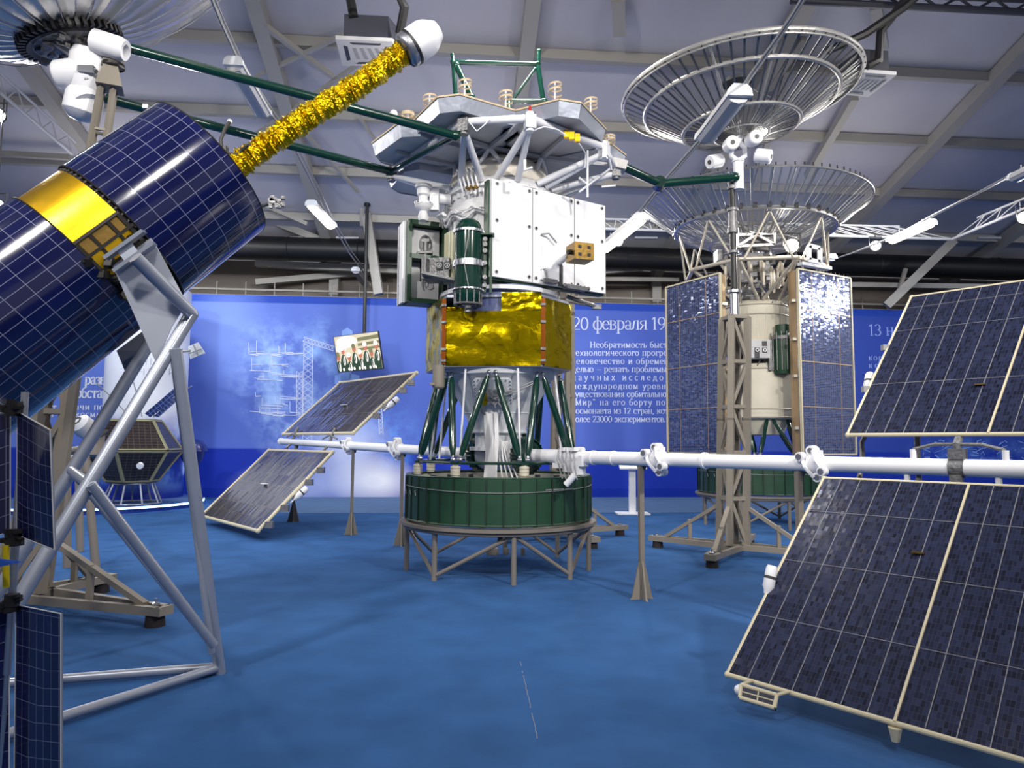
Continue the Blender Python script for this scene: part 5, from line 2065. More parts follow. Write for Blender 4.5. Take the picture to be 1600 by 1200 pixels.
# upper truss
b = MB()
NR = [pol(C2, 1.42, a, 5.15) for a in range(-165, 181, 45)]
for i in range(8):
    b.tube(NR[i], NR[(i + 1) % 8], .04, n=12)
b.build('truss_ring', 'pipe_cream', SC2)
for i, a in enumerate(range(-165, 181, 45)):
    b = MB()
    for da in (-18, 18):
        b.tube(NR[i], pol(C2, .6, a + da, 4.5), .032, n=10)
    b.build('truss_leg', 'pipe_cream', SC2)
    b = MB()
    for da in (-22, 22):
        b.tube(pol(C2, 1.42, a + da * .2, 5.15), pol(C2, 1.5, a + da, 6.0), .022, n=10)
    b.build('dish_leg', 'pipe_cream', SC2)
b = MB()
rr = random.Random(14)
for k in range(34):
    a = rr.uniform(-180, 180)
    p = pol(C2, rr.uniform(.2, .7), a, rr.uniform(4.5, 5.2))
    q = p + V((rr.uniform(-.4, .4), rr.uniform(-.3, .3), rr.uniform(.05, .7)))
    b.tube(p, q, rr.choice((.015, .02, .035)), n=8)
for k in range(8):
    a = rr.uniform(-90, 90)
    p = pol(C2, .75, a, rr.uniform(4.6, 4.8))
    b.path([p, p + V((0, 0, .45)), p + V((rr.uniform(-.2, .2), 0, .5)), p + V((rr.uniform(-.3, .3), .1, .1))], .03, 8)
b.build('pipework', 'pipe_cream', SC2)
for k in range(46):
    a = rr.uniform(-180, 180)
    MB().box(pol(C2, rr.uniform(.1, .75), a, rr.uniform(4.5, 5.75)), (rr.uniform(.06, .3), rr.uniform(.06, .25), rr.uniform(.06, .26)), Matrix.Rotation(R(a), 3, 'Z')).build('equipment_box', 'foilgrey', SC2, 0)
for k in range(30):
    a = rr.uniform(-100, 100)
    p = pol(C2, .64, a, rr.uniform(4.3, 4.9))
    MB().path([p, p + V((rr.uniform(-.1, .1), -.06, .07)), p + V((rr.uniform(-.15, .15), -.03, rr.uniform(-.1, .15)))], .012, 5).build('cable', 'wire', SC2)
b = MB()
p0, p1, p2, p3 = at(1152, 350, 13.6), at(1210, 348, 13.6), at(1210, 382, 13.6), at(1152, 385, 13.6)
for p, q in ((p0, p1), (p1, p2), (p2, p3), (p3, p0), (p0, p2), (p1, p3), (lerp(p0, p3, .5), lerp(p1, p2, .5))):
    b.beam(p, q, .05, .05)
b.build('dish_subframe', 'dishmetal', SC2, 0)
b = MB()
for x0, x1, y0, y1 in ((1264, 1281, 384, 410),):
    q = [at(x0, y0, 13), at(x1, y0 + 4, 13), at(x1, y1, 13), at(x0, y1 - 4, 13)]
    for i in range(4):
        b.beam(q[i], q[(i + 1) % 4], .05, .08)
b.beam(at(1250, 412, 13), at(1296, 420, 13.4), .12, .06)
b.build('square_loop', 'card', SC2, 0)
DC2 = V((C2.x, C2.y, 5.72))
D3 = dish(SC2, DC2, V((.02, -.02, 1)), [(.3, .0), (.9, .05), (1.6, .36), (2.26, .90)], 84, .014, 'gauze2',
          [(2.26, .90, .02), (1.6, .36, .045), (.9, .05, .03)], 'dishmetal', arms=36, knobs=(1.62, .40, 40, .075))
b = MB()
z_ = V((0, 0, 1))
for k in range(84):
    a = 2 * pi * k / 84
    b.box(DC2 + V((2.26 * math.cos(a), 2.26 * math.sin(a), .91)), (.02, .02, .06))
b.build('rim_clip', 'darkmetal', D3, 0)

# ================================================================== LATTICE MASTS
def mast(label, base, top, wb, wt, arms, arm_dirs, sec=.07, levels=8, feet=.14, m='mast', thin=1.0):
    root = thing('lattice_mast', label, 'mast', base)
    base, top = V(base), V(top)
    d1 = V(arm_dirs[0]).normalized()
    d2 = V(arm_dirs[1]).normalized()
    dirs = [d1, d2, -d1, -d2]
    z0 = .16
    legs = []
    for d in dirs:
        p = base + d * wb + V((0, 0, z0))
        q = top + d * wt
        legs.append((p, q))
        b = MB().beam(p, lerp(p, q, .55), sec, sec, d)
        b.beam(lerp(p, q, .54), q, sec * thin, sec * thin, d)
        b.build('leg', m, root, 0)
    b = MB()
    for k in range(levels):
        t0, t1 = k / levels, (k + 1) / levels
        for i in range(4):
            j = (i + 1) % 4
            a, c_ = (i, j) if (k + i) % 2 else (j, i)
            k_ = thin if t0 > .5 else 1.0
            if k_ == 1.0:
                b.beam(lerp(*legs[a], t0), lerp(*legs[c_], t1), sec * .55, sec * .55)
            b.beam(lerp(*legs[i], t1), lerp(*legs[j], t1), sec * .6 * k_, sec * .6 * k_)
    b.build('lattice', m, root, 0)
    for d, L in zip(dirs, arms):
        s_ = V((0, 0, 1)).cross(d)
        f = base + d * L
        b = MB()
        for sg in (-1, 1):
            b.beam(base + s_ * (wb * .9 * sg) + V((0, 0, feet)), f - d * .35 + s_ * (.07 * sg) + V((0, 0, feet)), .055, .075)
            b.beam(f - d * .36 + s_ * (.07 * sg) + V((0, 0, feet)), f + s_ * (.05 * sg) + V((0, 0, feet)), .055, .075)
        b.beam(f - d * .30 - s_ * .09 + V((0, 0, feet)), f - d * .30 + s_ * .09 + V((0, 0, feet)), .06, .075)
        b.beam(f - s_ * .075 + V((0, 0, feet)), f + s_ * .075 + V((0, 0, feet)), .055, .075)
        arm_ = b.build('foot_arm', m, root, 0)
        b = MB()
        b.beam(base + d * (wb + .0) + V((0, 0, z0 + .55)), f - d * .22 + V((0, 0, feet + .03)), .06, .05)
        b.beam(base + d * (wb + (L - wb) * .42) + V((0, 0, feet)), base + d * (wb + (L - wb) * .42) + V((0, 0, feet + .33)), .05, .05)
        b.build('foot_brace', m, arm_, 0)
        b = MB().lathe([(.0001, 0), (.085, 0), (.075, feet - .035), (.0001, feet - .035)], f - d * .1, n=16)
        b.build('rubber_pad', 'rubber', arm_)
        MB().lathe([(.035, 0), (.035, .02), (.012, .03), (.012, .06), (.0001, .06)], f - d * .1 + V((0, 0, feet + .035)), n=10).build('levelling_bolt', 'steel', arm_)
    return root


B1 = V((3.22, 10.38, 0))
T1 = at(1148, 497, 10.35)
m1 = mast('taupe lattice mast with crossed feet in front of the farther spacecraft', B1, T1, .20, .19, (1.30, 1.28, 1.25, 1.28), ((-.5, -.87, 0), (-.8, .6, 0)), sec=.09, levels=5)
b = MB()
b.lathe([(.0001, -.03), (.2, -.03), (.2, .03), (.0001, .03)], T1, n=4)
b.build('top_plate', 'mast', m1, 0)
tp = at(1150, 284, 10.35)
pz = lambda py: at(1148, py, 10.35).z
ax = V((T1.x, T1.y, 0))
MB().lathe([(.065, T1.z), (.065, pz(458)), (.11, pz(458)), (.11, pz(454)), (.0001, pz(454))], ax, n=20).build('pole_sleeve', 'steel', m1)
MB().lathe([(.045, pz(456)), (.045, pz(290)), (.0001, pz(290))], ax, n=16).build('pole', 'black', m1)
b = MB()
for y0, y1, r_ in ((396, 392, .075), (364, 356, .075), (356, 330, .06), (330, 326, .08), (296, 292, .07), (292, 280, .055)):
    b.lathe([(.0001, pz(y0)), (r_, pz(y0)), (r_, pz(y1)), (.0001, pz(y1))], ax, n=18)
b.build('pole_collar', 'foilgrey', m1)
ml = at(178, 118, 6.95)
m2 = mast('taupe lattice mast rising behind the solar drums to the petal dish', V((-4.62, 6.85, 0)), at(171, 122, 6.95), .19, .075, (1.75, .9, .6, .6), ((.93, -.36, 0), (.36, .93, 0)), sec=.085, levels=9, thin=.5)
b = MB()
p = at(173, 122, 6.95)
d1, d2 = V((.93, -.36, 0)), V((.36, .93, 0))
s0_, s1_ = .17, .09
b.add([p + d * s0_ - V((0, 0, .12)) for d in (d1, d2, -d1, -d2)] + [p + d * s1_ + V((0, 0, .12)) for d in (d1, d2, -d1, -d2)], [(0, 1, 2, 3), (4, 5, 6, 7), (0, 1, 5, 4), (1, 2, 6, 5), (2, 3, 7, 6), (3, 0, 4, 7)])
b.box(p + V((.02, 0, .22)), (.14, .14, .2))
b.tube(p + V((.02, 0, .3)), p + V((.05, 0, .42)), .04, n=10)
b.build('mast_head', 'mast', m2, 0)
MB().lathe([(.11, -.015), (.11, .015)], p + V((.02, 0, .13)), n=20).build('mast_collar', 'darkmetal', m2)
mast('taupe lattice mast standing behind the central round stand', V((.86, 12.0, 0)), V((.9, 12.0, 6.9)), .2, .12, (1.25, 1.2, 1.2, 1.2), ((.9, .42, 0), (.35, -.93, 0)), sec=.08, levels=12)


# ================================================================== BOOM POSTS
def post(label, px, py, top=None, Y=None, floor_p=None):
    f = atz(px, py)
    q = V((f.x, f.y, top if top else BZ - .07))
    root = thing('support_post', label, 'post', f)
    MB().beam(f, q, .05, .05, (1, .3, 0)).build('post_tube', 'stand', root, 0)
    b = MB()
    for d in (V((1, .25, 0)), V((-1, -.25, 0)), V((-.25, 1, 0)), V((.25, -1, 0))):
        d = d.normalized()
        s_ = V((0, 0, 1)).cross(d) * .01
        b.prism([f + d * .02 - s_, f + d * .13 - s_, f + d * .11 + V((0, 0, .02)) - s_, f + d * .03 + V((0, 0, .38)) - s_, f + d * .02 + V((0, 0, .38)) - s_], s_ * 2)
    b.build('foot_gusset', 'mast', root, 0)
    b = MB()
    x = V((1, .3, 0)).normalized()
    b.prism([q + U * -.07 + V((0, 0, .02)), q + U * .07 + V((0, 0, .02)), q + U * .02 + V((0, 0, -.06)), q - U * .02 + V((0, 0, -.06))], W_ * .04)
    b.build('saddle', 'darkgrey', root, 0)
    return root


pp = {}
for px, py, lb in ((1001, 940, 'support post under the boom between the central stand and the right mast, nearest whole post'), (629, 850, 'support post just left of the central green ring'), (552, 831, 'support post under the lower right corner of the upper left solar panel'), (457, 808, 'short distant support post right of the lower left solar panel')):
    t = px_t(px if px != 457 else 462)
    f = bp(t)
    root_px = px
    cpt = CR.transposed() @ (V((f.x, f.y, 0)) - CAM)
    fx, fy = 800 - F * cpt.x / cpt.z, 600 + F * cpt.y / cpt.z
    post(lb, fx, fy, bp(t).z - .065)
for px, lb in ((1247, 'support post partly hidden behind the lower right solar panel'),):
    f = bp(px_t(px))
    cpt = CR.transposed() @ (V((f.x, f.y, 0)) - CAM)
    post(lb, 800 - F * cpt.x / cpt.z, 600 + F * cpt.y / cpt.z, f.z - .06)

# ================================================================== SOLAR DRUM SATELLITE (left front)
AX = V((.599, .341, .724)).normalized()
BC = at(158, 392, 4.95)                    # centre of the gold band


def up_axis(h):
    return BC + AX * h


# the drum rests on the tubular stand
DR = thing('drum_satellite', 'dark blue solar drum satellite with gold band, gold boom and white tip', 'satellite', BC)
RD = .572
x, y, z = frame(AX)


def drum(h0, h1, r_):
    o_ = MB().lathe([(r_, h0), (r_, h1)], BC, AX, 96, uvs=True).build('solar_drum', 'cells_drum', DR, 60, True)
    b = MB()
    for h in (h0, h1):
        b.torus(BC + AX * h, AX, r_ - .004, .007, 72, 6)
    b.build('drum_rim', 'darkmetal', o_)
    b = MB()
    b.lathe([(.0001, h0 + .02), (r_ * .98, h0 + .02)], BC, AX, 48)
    b.lathe([(.0001, h1 - .02), (r_ * .98, h1 - .02)], BC, AX, 48)
    b.build('drum_end', 'darkgrey', o_, 0)
    return o_


H0, H1 = .19, 1.0
du = drum(H0, H1, RD)
dl = drum(-1.75, -.18, RD)
MB().lathe([(RD * .965, -.19), (RD * .965, .17)], BC, AX, 64).build('gold_band', 'gold_smooth', DR, 60)
b = MB()
n = 64
for k in range(n):
    a = 2 * pi * k / n
    dr = x * math.cos(a) + y * math.sin(a)
    p = BC + AX * .175 + dr * (RD * .95)
    b.tube(p - AX * .012, p + AX * .012, .016, n=6)
b.torus(BC + AX * .17, AX, RD * .95, .014, 64, 6)
b.build('flange', 'darkmetal', DR, 30)


# direction on the band facing the photographer, towards lower right
def rad(px, py, Y):
    p = at(px, py, Y) - BC
    p = p - AX * p.dot(AX)
    return p.normalized()


# the equipment windows on the band: a panel facing the viewer
RF = rad(196, 362, 4.45)
TF = AX.cross(RF).normalized()
if TF.x < 0:
    TF = -TF


def bandp(s_, h, k=0.0):                   # around the band by s_ metres from the window, h along the axis
    a = s_ / RD
    d = RF * math.cos(a) + TF * math.sin(a)
    return BC + d * (RD * .965 + k) + AX * h


b = MB()
for s0_, s1_, h0, h1 in ((-.135, -.115, -.18, .165), (.10, .12, -.18, .165), (-.13, .12, -.18, -.16), (-.13, .12, .14, .165), (-.13, .12, -.08, -.06), (-.13, .12, .06, .08), (-.02, .0, -.22, .18)):
    b.prism([bandp(s0_, h0), bandp(s1_, h0), bandp(s1_, h1), bandp(s0_, h1)], RF * .03)
win = b.build('window_frame', 'darkmetal', DR, 0)
b = MB()
for h0, h1 in ((-.155, -.08), (-.055, .055), (.085, .135)):
    b.prism([bandp(-.11, h0, .002), bandp(-.02, h0, .002), bandp(-.02, h1, .002), bandp(-.11, h1, .002)], RF * .012)
b.build('window', 'gold_cube', win, 0)
b = MB()
rr = random.Random(10)
for k in range(16):
    b.box(bandp(rr.uniform(0, .3), rr.uniform(-.2, .18), .01), (.05, .05, .05), Matrix.Rotation(rr.uniform(0, 3), 3, 'X'))
b.build('band_equipment', 'darkmetal', DR, 0)
# gold boom
G0, G1 = at(366, 262, 5.32), at(628, 84, 5.5)
gx_, gy_, gz_ = frame(G1 - G0)
rr = random.Random(17)
b = MB()
n, ms = 22, 150
GL_ = (G1 - G0).length
vs_, fs = [], []
for i in range(ms + 1):
    t = i / ms
    base = .096 + .006 * math.sin(i * .9) + rr.uniform(-.010, .010)
    for k in range(n):
        a = 2 * pi * k / n
        r_ = base + .006 * math.sin(a * 5 + i * .35) + rr.uniform(-.004, .004)
        c_ = lerp(G0, G1, t) + gx_ * (.012 * math.sin(t * 9)) + gy_ * (.01 * math.sin(t * 7))
        vs_.append(c_ + gx_ * (r_ * math.cos(a)) + gy_ * (r_ * math.sin(a)))
for i in range(ms):
    for k in range(n):
        j = (k + 1) % n
        fs.append((i * n + k, i * n + j, (i + 1) * n + j, (i + 1) * n + k))
b.add(vs_, fs)
b.tube(lerp(G0, BC + AX * .95, .5), G0 + gz_ * .05, .085, n=16)
gbm = b.build('gold_boom', 'gold_boom', DR, 30)
cap = MB().lathe([(.0001, .11), (.140, .11), (.145, .13), (.145, .24), (.13, .285), (.092, .345), (.08, .365), (.0001, .37)], G1, gz_, 40).build('boom_tip', 'boom_white', DR, 25)
MB().lathe([(.0001, -.02), (.07, -.02), (.07, .01), (.115, .02), (.135, .035), (.142, .05), (.142, .09), (.12, .095), (.0001, .095)], G1, gz_, 40).build('tip_base', 'steel', cap)
MB().lathe([(.142, .09), (.149, .09), (.149, .11), (.142, .11)], G1, gz_, 40, closed=True).build('tip_band', 'black', cap)
b = MB()
for k in range(4):
    a = k * pi / 2 + .3
    d = gx_ * math.cos(a) + gy_ * math.sin(a)
    b.beam(G1 + d * .075 + gz_ * .0, G1 + d * .13 + gz_ * .035, .02, .012, gz_)
b.build('tip_tab', 'darkgrey', cap, 0)
# brackets at the upper rim
b = MB()
b.path([at(346, 236, 5.25), at(345, 218, 5.25), at(352, 200, 5.25), at(359, 190, 5.25)], .014, 8)
b.path([at(350, 240, 5.28), at(372, 241, 5.25), at(378, 234, 5.25), at(390, 226, 5.2)], .013, 8)
b.box(at(345, 234, 5.28), (.1, .06, .05))
b.build('rim_bracket', 'darkgrey', DR)
MB().ball(at(359, 190, 5.3), .02, 8).build('bracket_tip', 'card', DR)
b = MB()
b.tube(at(398, 326, 5.25), at(424, 316, 5.2), .016, n=8)
for k in range(9):
    q = at(418 + rr.uniform(0, 26), 315 + rr.uniform(-6, 8), 5.2)
    b.box(q, (rr.uniform(.02, .06), .03, rr.uniform(.02, .05)))
b.tube(at(426, 309, 5.2), at(441, 321, 5.2), .018, n=8)
b.build('rim_antenna', 'foilgrey', DR, 0)
b = MB()
for (p, q) in (((225, 168), (238, 178)), ((238, 178), (231, 182)), ((246, 176), (256, 170)), ((262, 176), (268, 180))):
    b.tube(at(*p, 5.15), at(*q, 5.2), .012, n=8)
b.ball(at(252, 173, 5.2), .025, 8)
b.box(at(228, 167, 5.15), (.04, .03, .03))
b.ball(at(24, 311, 4.9), .018, 8)
b.tube(at(24, 312, 4.9), at(28, 324, 4.9), .008, n=6)
b.build('rim_fitting', 'steel', DR)

# tubular stand
TS = thing('tubular_stand', 'silver tubular steel stand with gusset plates carrying the tilted solar drum', 'stand', atz(345, 1056))
F1 = atz(344, 1052)
F2, F3 = atz(-96, 1087), atz(-126, 1206)
N1 = at(299, 491, 4.62)
UPV = V((0, 0, .04))


def st(p, q, r_=.045, nm='tube'):
    return MB().tube(p, q, r_, n=20).build(nm, 'silver_paint', TS)


st(N1, F3 + UPV, .042, 'leg')
st(at(235, 533, 5.0), F2 + UPV, .042, 'leg')
st(at(275, 545, 4.48), F1, .037, 'leg')
st(at(272, 565, 4.6), at(331, 1020, 4.9), .022, 'leg')
st(at(112, 736, 4.74), at(146, 762, 4.08), .03, 'cross_tube')
st(at(142, 756, 4.08), at(334, 1008, 4.78), .03, 'cross_tube')
st(at(118, 740, 4.74), at(328, 1000, 4.88), .03, 'cross_tube')
st(F1 + V((0, 0, .045)), F2 + V((0, 0, .045)), .03, 'base_tube')
st(F1 + V((0, 0, .045)), F3 + V((0, 0, .045)), .03, 'base_tube')
st(F2 + V((0, 0, .045)), F3 + V((0, 0, .045)), .03, 'base_tube')
st(at(211, 402, 4.22), at(298, 489, 4.55), .042, 'saddle_tube')
MB().ball(N1, .045, 12).build('tube_end', 'silver_paint', TS)
q = [at(176, 416, 4.38), at(235, 372, 4.40), at(242, 380, 4.42), at(298, 474, 4.66), at(272, 510, 4.60), at(244, 566, 4.55), at(238, 556, 4.53)]
n_ = (q[1] - q[0]).cross(q[5] - q[0]).normalized()
o_ = q[0]
q = [p - n_ * ((p - o_).dot(n_)) for p in q]
MB().prism(q, n_ * (.018 if n_.y > 0 else -.018)).build('gusset_plate', mat('gusset_paint', sc(176, 180, 192), .45, .2), TS, 0)
b = MB()
fw = V((0, -1, 0)) - n_ * V((0, -1, 0)).dot(n_)
nf = -n_ if n_.y > 0 else n_
for p0, p1 in (((168, 404), (227, 362)), ((182, 424), (243, 381))):
    b.beam(at(*p0, 4.36) + nf * .03, at(*p1, 4.38) + nf * .03, .022, .1, n_)
b.beam(at(195, 384, 4.36) + nf * .03, at(210, 404, 4.36) + nf * .03, .1, .02, n_)
b.build('saddle_flange', 'silver_paint', TS, 0)
q = [at(182, 548, 5.15), at(222, 518, 5.15), at(237, 524, 5.1), at(232, 548, 5.1), at(196, 582, 5.15)]
MB().prism(q, (0, .02, 0)).build('gusset_plate', 'silver_paint', TS, 0)

# ================================================================== PANEL SATELLITE AT THE LEFT EDGE
PB = at(21, 1190, 2.3)
PS = thing('panel_satellite', 'small foreground satellite of folded glossy navy cell panels hinged on a slim pole', 'satellite', V((PB.x, PB.y, 0)))
px0 = -1.6


def pan(qs, name='solar_panel'):
    q = [at(*p) for p in qs]
    u, v = (q[1] - q[0]), (q[3] - q[0])
    n_ = u.cross(v).normalized()
    if n_.y > 0:
        n_ = -n_
    Lu, Lv = u.length, v.length
    b = MB()
    b.add(q + [p - n_ * .006 for p in q], [(0, 1, 2, 3), (7, 6, 5, 4), (0, 4, 5, 1), (1, 5, 6, 2), (2, 6, 7, 3), (3, 7, 4, 0)], [[(0, 0), (Lu, 0), (Lu, Lv), (0, Lv)]] + [[(0, 0)] * 4] * 5)
    o_ = b.build(name, ['cells_front', 'card'], PS, 0)
    b = MB()
    for i in range(4):
        b.tube(q[i], q[(i + 1) % 4], .002, n=6)
    b.build('panel_edge', 'lightgrey', o_)
    return o_


pan(((26, 836, 2.35), (85, 859, 2.2), (78, 672, 2.2), (27, 643, 2.35)))
pan(((-40, 850, 2.33), (16, 830, 2.36), (16, 640, 2.36), (-40, 660, 2.33)))
pan(((22, 1260, 2.35), (95, 1275, 2.2), (95, 959, 2.2), (25, 945, 2.35)))
pan(((-40, 1275, 2.33), (14, 1260, 2.36), (15, 950, 2.36), (-40, 968, 2.33)))
axp = at(21, 900, 2.36)
MB().lathe([(.009, .0), (.009, .84), (.012, .84), (.012, 1.76), (.0001, 1.76)], V((axp.x, axp.y, 0.0)), n=12).build('pole', 'steel', PS)
MB().lathe([(.0001, 0), (.2, 0), (.2, .02), (.03, .04), (.0001, .05)], V((axp.x, axp.y, 0.0)), n=24).build('pole_foot', 'steel', PS)
b = MB()
rr = random.Random(19)
for yy in (637, 641, 838, 843, 938, 945):
    c_ = at(20 + rr.uniform(-2, 3), yy, 2.33)
    b.lathe([(.0001, -.02), (.022, -.02), (.022, .02), (.0001, .02)], c_, n=10)
    for k in range(4):
        b.box(c_ + V((rr.uniform(-.03, .03), -.01, rr.uniform(-.02, .02))), (.025, .02, .014), Matrix.Rotation(rr.uniform(0, 3), 3, 'Z'))
    b.tube(c_, c_ + V((.05, -.03, rr.uniform(-.01, .03))), .006, n=6)
b.build('hinge', 'darkmetal', PS, 0)
MB().tube(at(9, 852, 2.3), at(10, 918, 2.3), .010, n=10).build('yellow_tube', 'yellow', PS)
MB().prism([at(-10, 872, 2.25), at(24, 876, 2.2), at(34, 878, 2.2), at(22, 881, 2.2), at(-10, 888, 2.25)], (0, .004, 0)).build('blue_tag', 'blue_paint', PS, 0)

# ================================================================== PODIUM, COLUMN AND POLYHEDRAL SATELLITE
PC = V((-10.0, 17.35, 0))
pod = thing('podium', 'low round blue podium with a glowing light strip round its edge', 'podium', PC)
MB().lathe([(.0001, .15), (2.3, .15), (2.3, .148), (.0001, .14)], PC, n=96).build('podium_top', 'podium', pod, 30)
MB().lathe([(2.26, 0), (2.26, .075), (2.3, .08), (2.3, .148)], PC, n=96).build('podium_rim', 'podium_face', pod, 30)
MB().lathe([(2.302, .09), (2.315, .09), (2.315, .135), (2.302, .135)], PC, n=96, closed=True).build('light_strip', 'led', pod)
l = lamp('podium_glow', PC + V((1.2, 1.5, .9)), PC + V((1.0, 3.5, .6)), 30, (.35, .55, 1), size=.4, kind='POINT')
EC = V((-9.55, 18.35, .153))
t = NT('column_print')
t.set(Roughness=.45)
tc = t.n('TexCoord')
sx = t.n('SeparateXYZ')
t.l(tc.outputs['Object'], sx.inputs[0])
nz = t.n('TexNoise', Scale=1.5, Detail=8.0, Roughness=.6)
t.l(tc.outputs['Object'], nz.inputs['Vector'])
blu = mixc(ramp(nz.outputs['Fac'], .45, .62), sc(16, 62, 190), sc(120, 170, 240))
f_ = t.n('Math', operation='ADD')
t.l(sx.outputs['Z'], f_.inputs[0])
t.l(mul(nz.outputs['Fac'], .9), f_.inputs[1])
colr = mixc(ramp(f_.outputs[0], 1.7, 2.7), blu, sc(236, 240, 250))
colr = mixc(ramp(sx.outputs['Z'], .75, .1), colr, sc(8, 40, 150))
t.l(colr, t.b.inputs['Base Color'])
clm = MB().lathe([(.98, 0), (.98, 5.4), (.0001, 5.4)], EC, n=64)
clm.v = [p - EC for p in clm.v]
clm = clm.build('display_column', t.m, None, 50)
clm.location = EC
tag(clm, 'round column printed with a cloudy blue globe below a white top', 'column')
b = MB()


def clet(text, x0, x1, py, xh):
    bb = MB()
    lettering(bb, text, x0, x1, py, xh, .5, 18.0)
    out = []
    for p in bb.v:
        dx = p.x - EC.x
        rr_ = .986
        yy = EC.y - math.sqrt(max(0.01, rr_ ** 2 - min(.97, abs(dx)) ** 2))
        k = yy / p.y
        out.append(V((EC.x + max(-.95, min(.95, dx)), yy, CAM.z + (p.z - CAM.z) * k)))
    bb.v = [p - EC for p in out]
    b.v += bb.v
    o0 = len(b.v) - len(bb.v)
    b.f += [[i + o0 for i in f] for f in bb.f]
    b.m += [0] * len(bb.f)


clet('НО', 222, 250, 566, 7)
clet('НАЧЕНИЯ', 190, 268, 582, 6.5)
lt = b.build('column_lettering', 'print_grey', None, 0, False)
lt.parent = clm
cn_ = thing('dark_canopy', 'dark navy rounded canopy fixed to the side of the printed round column', 'canopy', at(306, 725, 18.2))
p = at(301, 705, 18.2)
b = MB()
b.lathe([(.0001, -.38), (.16, -.36), (.26, -.2), (.3, -.0), (.0001, 0)], p, n=24)
b.build('canopy_body', 'navy', cn_)
MB().lathe([(.30, 0), (.36, 0), (.33, .14), (.22, .28), (.0001, .33)], p, n=24).build('canopy_hood', 'navy', cn_)

PZ = V((-8.72, 16.35, .152))
ps = thing('stand', 'small conical stand of thin grey legs on the podium under the faceted satellite', 'stand', PZ)
b = MB()
b.torus(PZ + V((0, 0, .02)), (0, 0, 1), .62, .018, 40, 8)
b.torus(PZ + V((0, 0, .47)), (0, 0, 1), .44, .02, 40, 8)
b.build('stand_ring', 'silver_paint', ps)
for k in range(9):
    MB().tube(pol(PZ, .62, k * 40 + 8, .17), pol(PZ, .44, k * 40 + 8, .62), .022, n=8).build('leg', 'silver_paint', ps)
PO = thing('faceted_satellite', 'olive-edged faceted satellite covered in small dark cells, on the podium', 'satellite', PZ + V((0, 0, .49)))
zs = (.675, 1.36, 2.06)
rs = (.55, 1.04, .56)
rot = -22
for (za, ra), (zb_, rb_) in (((zs[0], rs[0]), (zs[1], rs[1])), ((zs[1] + .03, rs[1]), (zs[2], rs[2]))):
    for k in range(6):
        a0, a1 = rot + 60 * k - 30, rot + 60 * k + 30
        q = [pol(PZ, ra, a0, za), pol(PZ, ra, a1, za), pol(PZ, rb_, a1, zb_), pol(PZ, rb_, a0, zb_)]
        u = (q[1] - q[0]).normalized()
        v = ((q[2] + q[3]) / 2 - (q[0] + q[1]) / 2).normalized()
        n_ = u.cross(v).normalized()
        c_ = sum(q, V((0, 0, 0))) / 4
        b = MB()
        b.prism(q, -n_ * .01, (q[0], u, v))
        o_ = b.build('cell_facet', 'cells_poly', PO, 0)
        b = MB()
        for i in range(4):
            p0, p1 = lerp(c_, q[i], .97), lerp(c_, q[(i + 1) % 4], .97)
            b.beam(p0 + n_ * .006, p1 + n_ * .006, .06 if i in (1, 3) else .035, .015, n_)
        b.build('facet_frame', 'olive', o_, 0)
MB().prism([pol(PZ, rs[2], rot + 60 * k - 30, zs[2]) for k in range(6)], (0, 0, .03)).build('top_plate', 'olive', PO, 0)
MB().prism([pol(PZ, rs[0], rot + 60 * k - 30, zs[0] - .03) for k in range(6)], (0, 0, .03)).build('bottom_plate', 'darkgrey', PO, 0)
b = MB()
b.lathe([(.0001, 0), (.07, 0), (.07, .06), (.0001, .06)], at(220, 727, 15.5), (0, -1, -.3), 16)
b.build('round_sensor', 'card', PO)
b = MB()
b.path([at(193, 655, 16.1), at(194, 642, 16.1), at(176, 622, 15.9), at(150, 598, 15.6)], .012, 6)
b.path([at(222, 652, 16.2), at(215, 620, 16.2), at(205, 585, 16.2), at(206, 575, 16.2)], .012, 6)
b.path([at(240, 652, 16.2), at(242, 640, 16.2), at(270, 622, 16.2), at(300, 603, 16.2)], .014, 6)
b.build('whip_antenna', 'wire', PO)
for q in ([(226, 646), (234, 652), (275, 622), (273, 606)], [(240, 650), (247, 652), (276, 626), (274, 620)]):
    P_ = [at(px, py, 16.1 + .1 * (i > 1)) for i, (px, py) in enumerate(q)]
    u = (P_[3] - P_[0]).normalized()
    n_ = u.cross(P_[1] - P_[0]).normalized()
    MB().prism(P_, V((0, .03, 0)), (P_[0], u, n_.cross(u))).build('small_panel', 'cells_small', PO, 0)
b = MB()
b.path([at(160, 705, 15.8), at(170, 690, 15.8), at(177, 686, 15.8), at(182, 692, 15.8)], .014, 6)
b.path([at(156, 700, 15.7), at(168, 688, 15.7), at(176, 684, 15.7)], .014, 6)
b.tube(at(142, 706, 15.7), at(160, 698, 15.7), .06, n=10)
b.build('side_arm', 'card', PO)

# a second small probe left of it on its own pipe stand
PR = at(128, 664, 12.0)
pb = thing('probe', 'small grey probe with a round ported face beside the faceted satellite', 'satellite', PR + V((0, 0, -.4)))
MB().lathe([(.0001, -.12), (.1, -.12), (.17, -.06), (.18, .1), (.12, .3), (.0001, .3)], PR, V((.3, .8, -.6)), 24).build('probe_body', 'lightgrey', pb)
MB().lathe([(.05, -.13), (.08, -.13), (.08, -.1), (.05, -.1)], PR, V((.3, .8, -.6)), 20, closed=True).build('port', 'darkgrey', pb)
b = MB()
q = [at(134, 692, 12), at(158, 682, 12), at(170, 672, 12), at(140, 678, 12)]
b.prism(q, (0, .05, 0))
b.path([at(140, 685, 11.9), at(150, 676, 11.9), at(168, 672, 11.9)], .012, 6)
b.build('probe_wing', 'cells_poly', pb, 0)
b = MB()
b.lathe([(.06, .0), (.18, .05), (.16, .45), (.1, .6)], PR + V((.1, .2, -.55)), n=16)
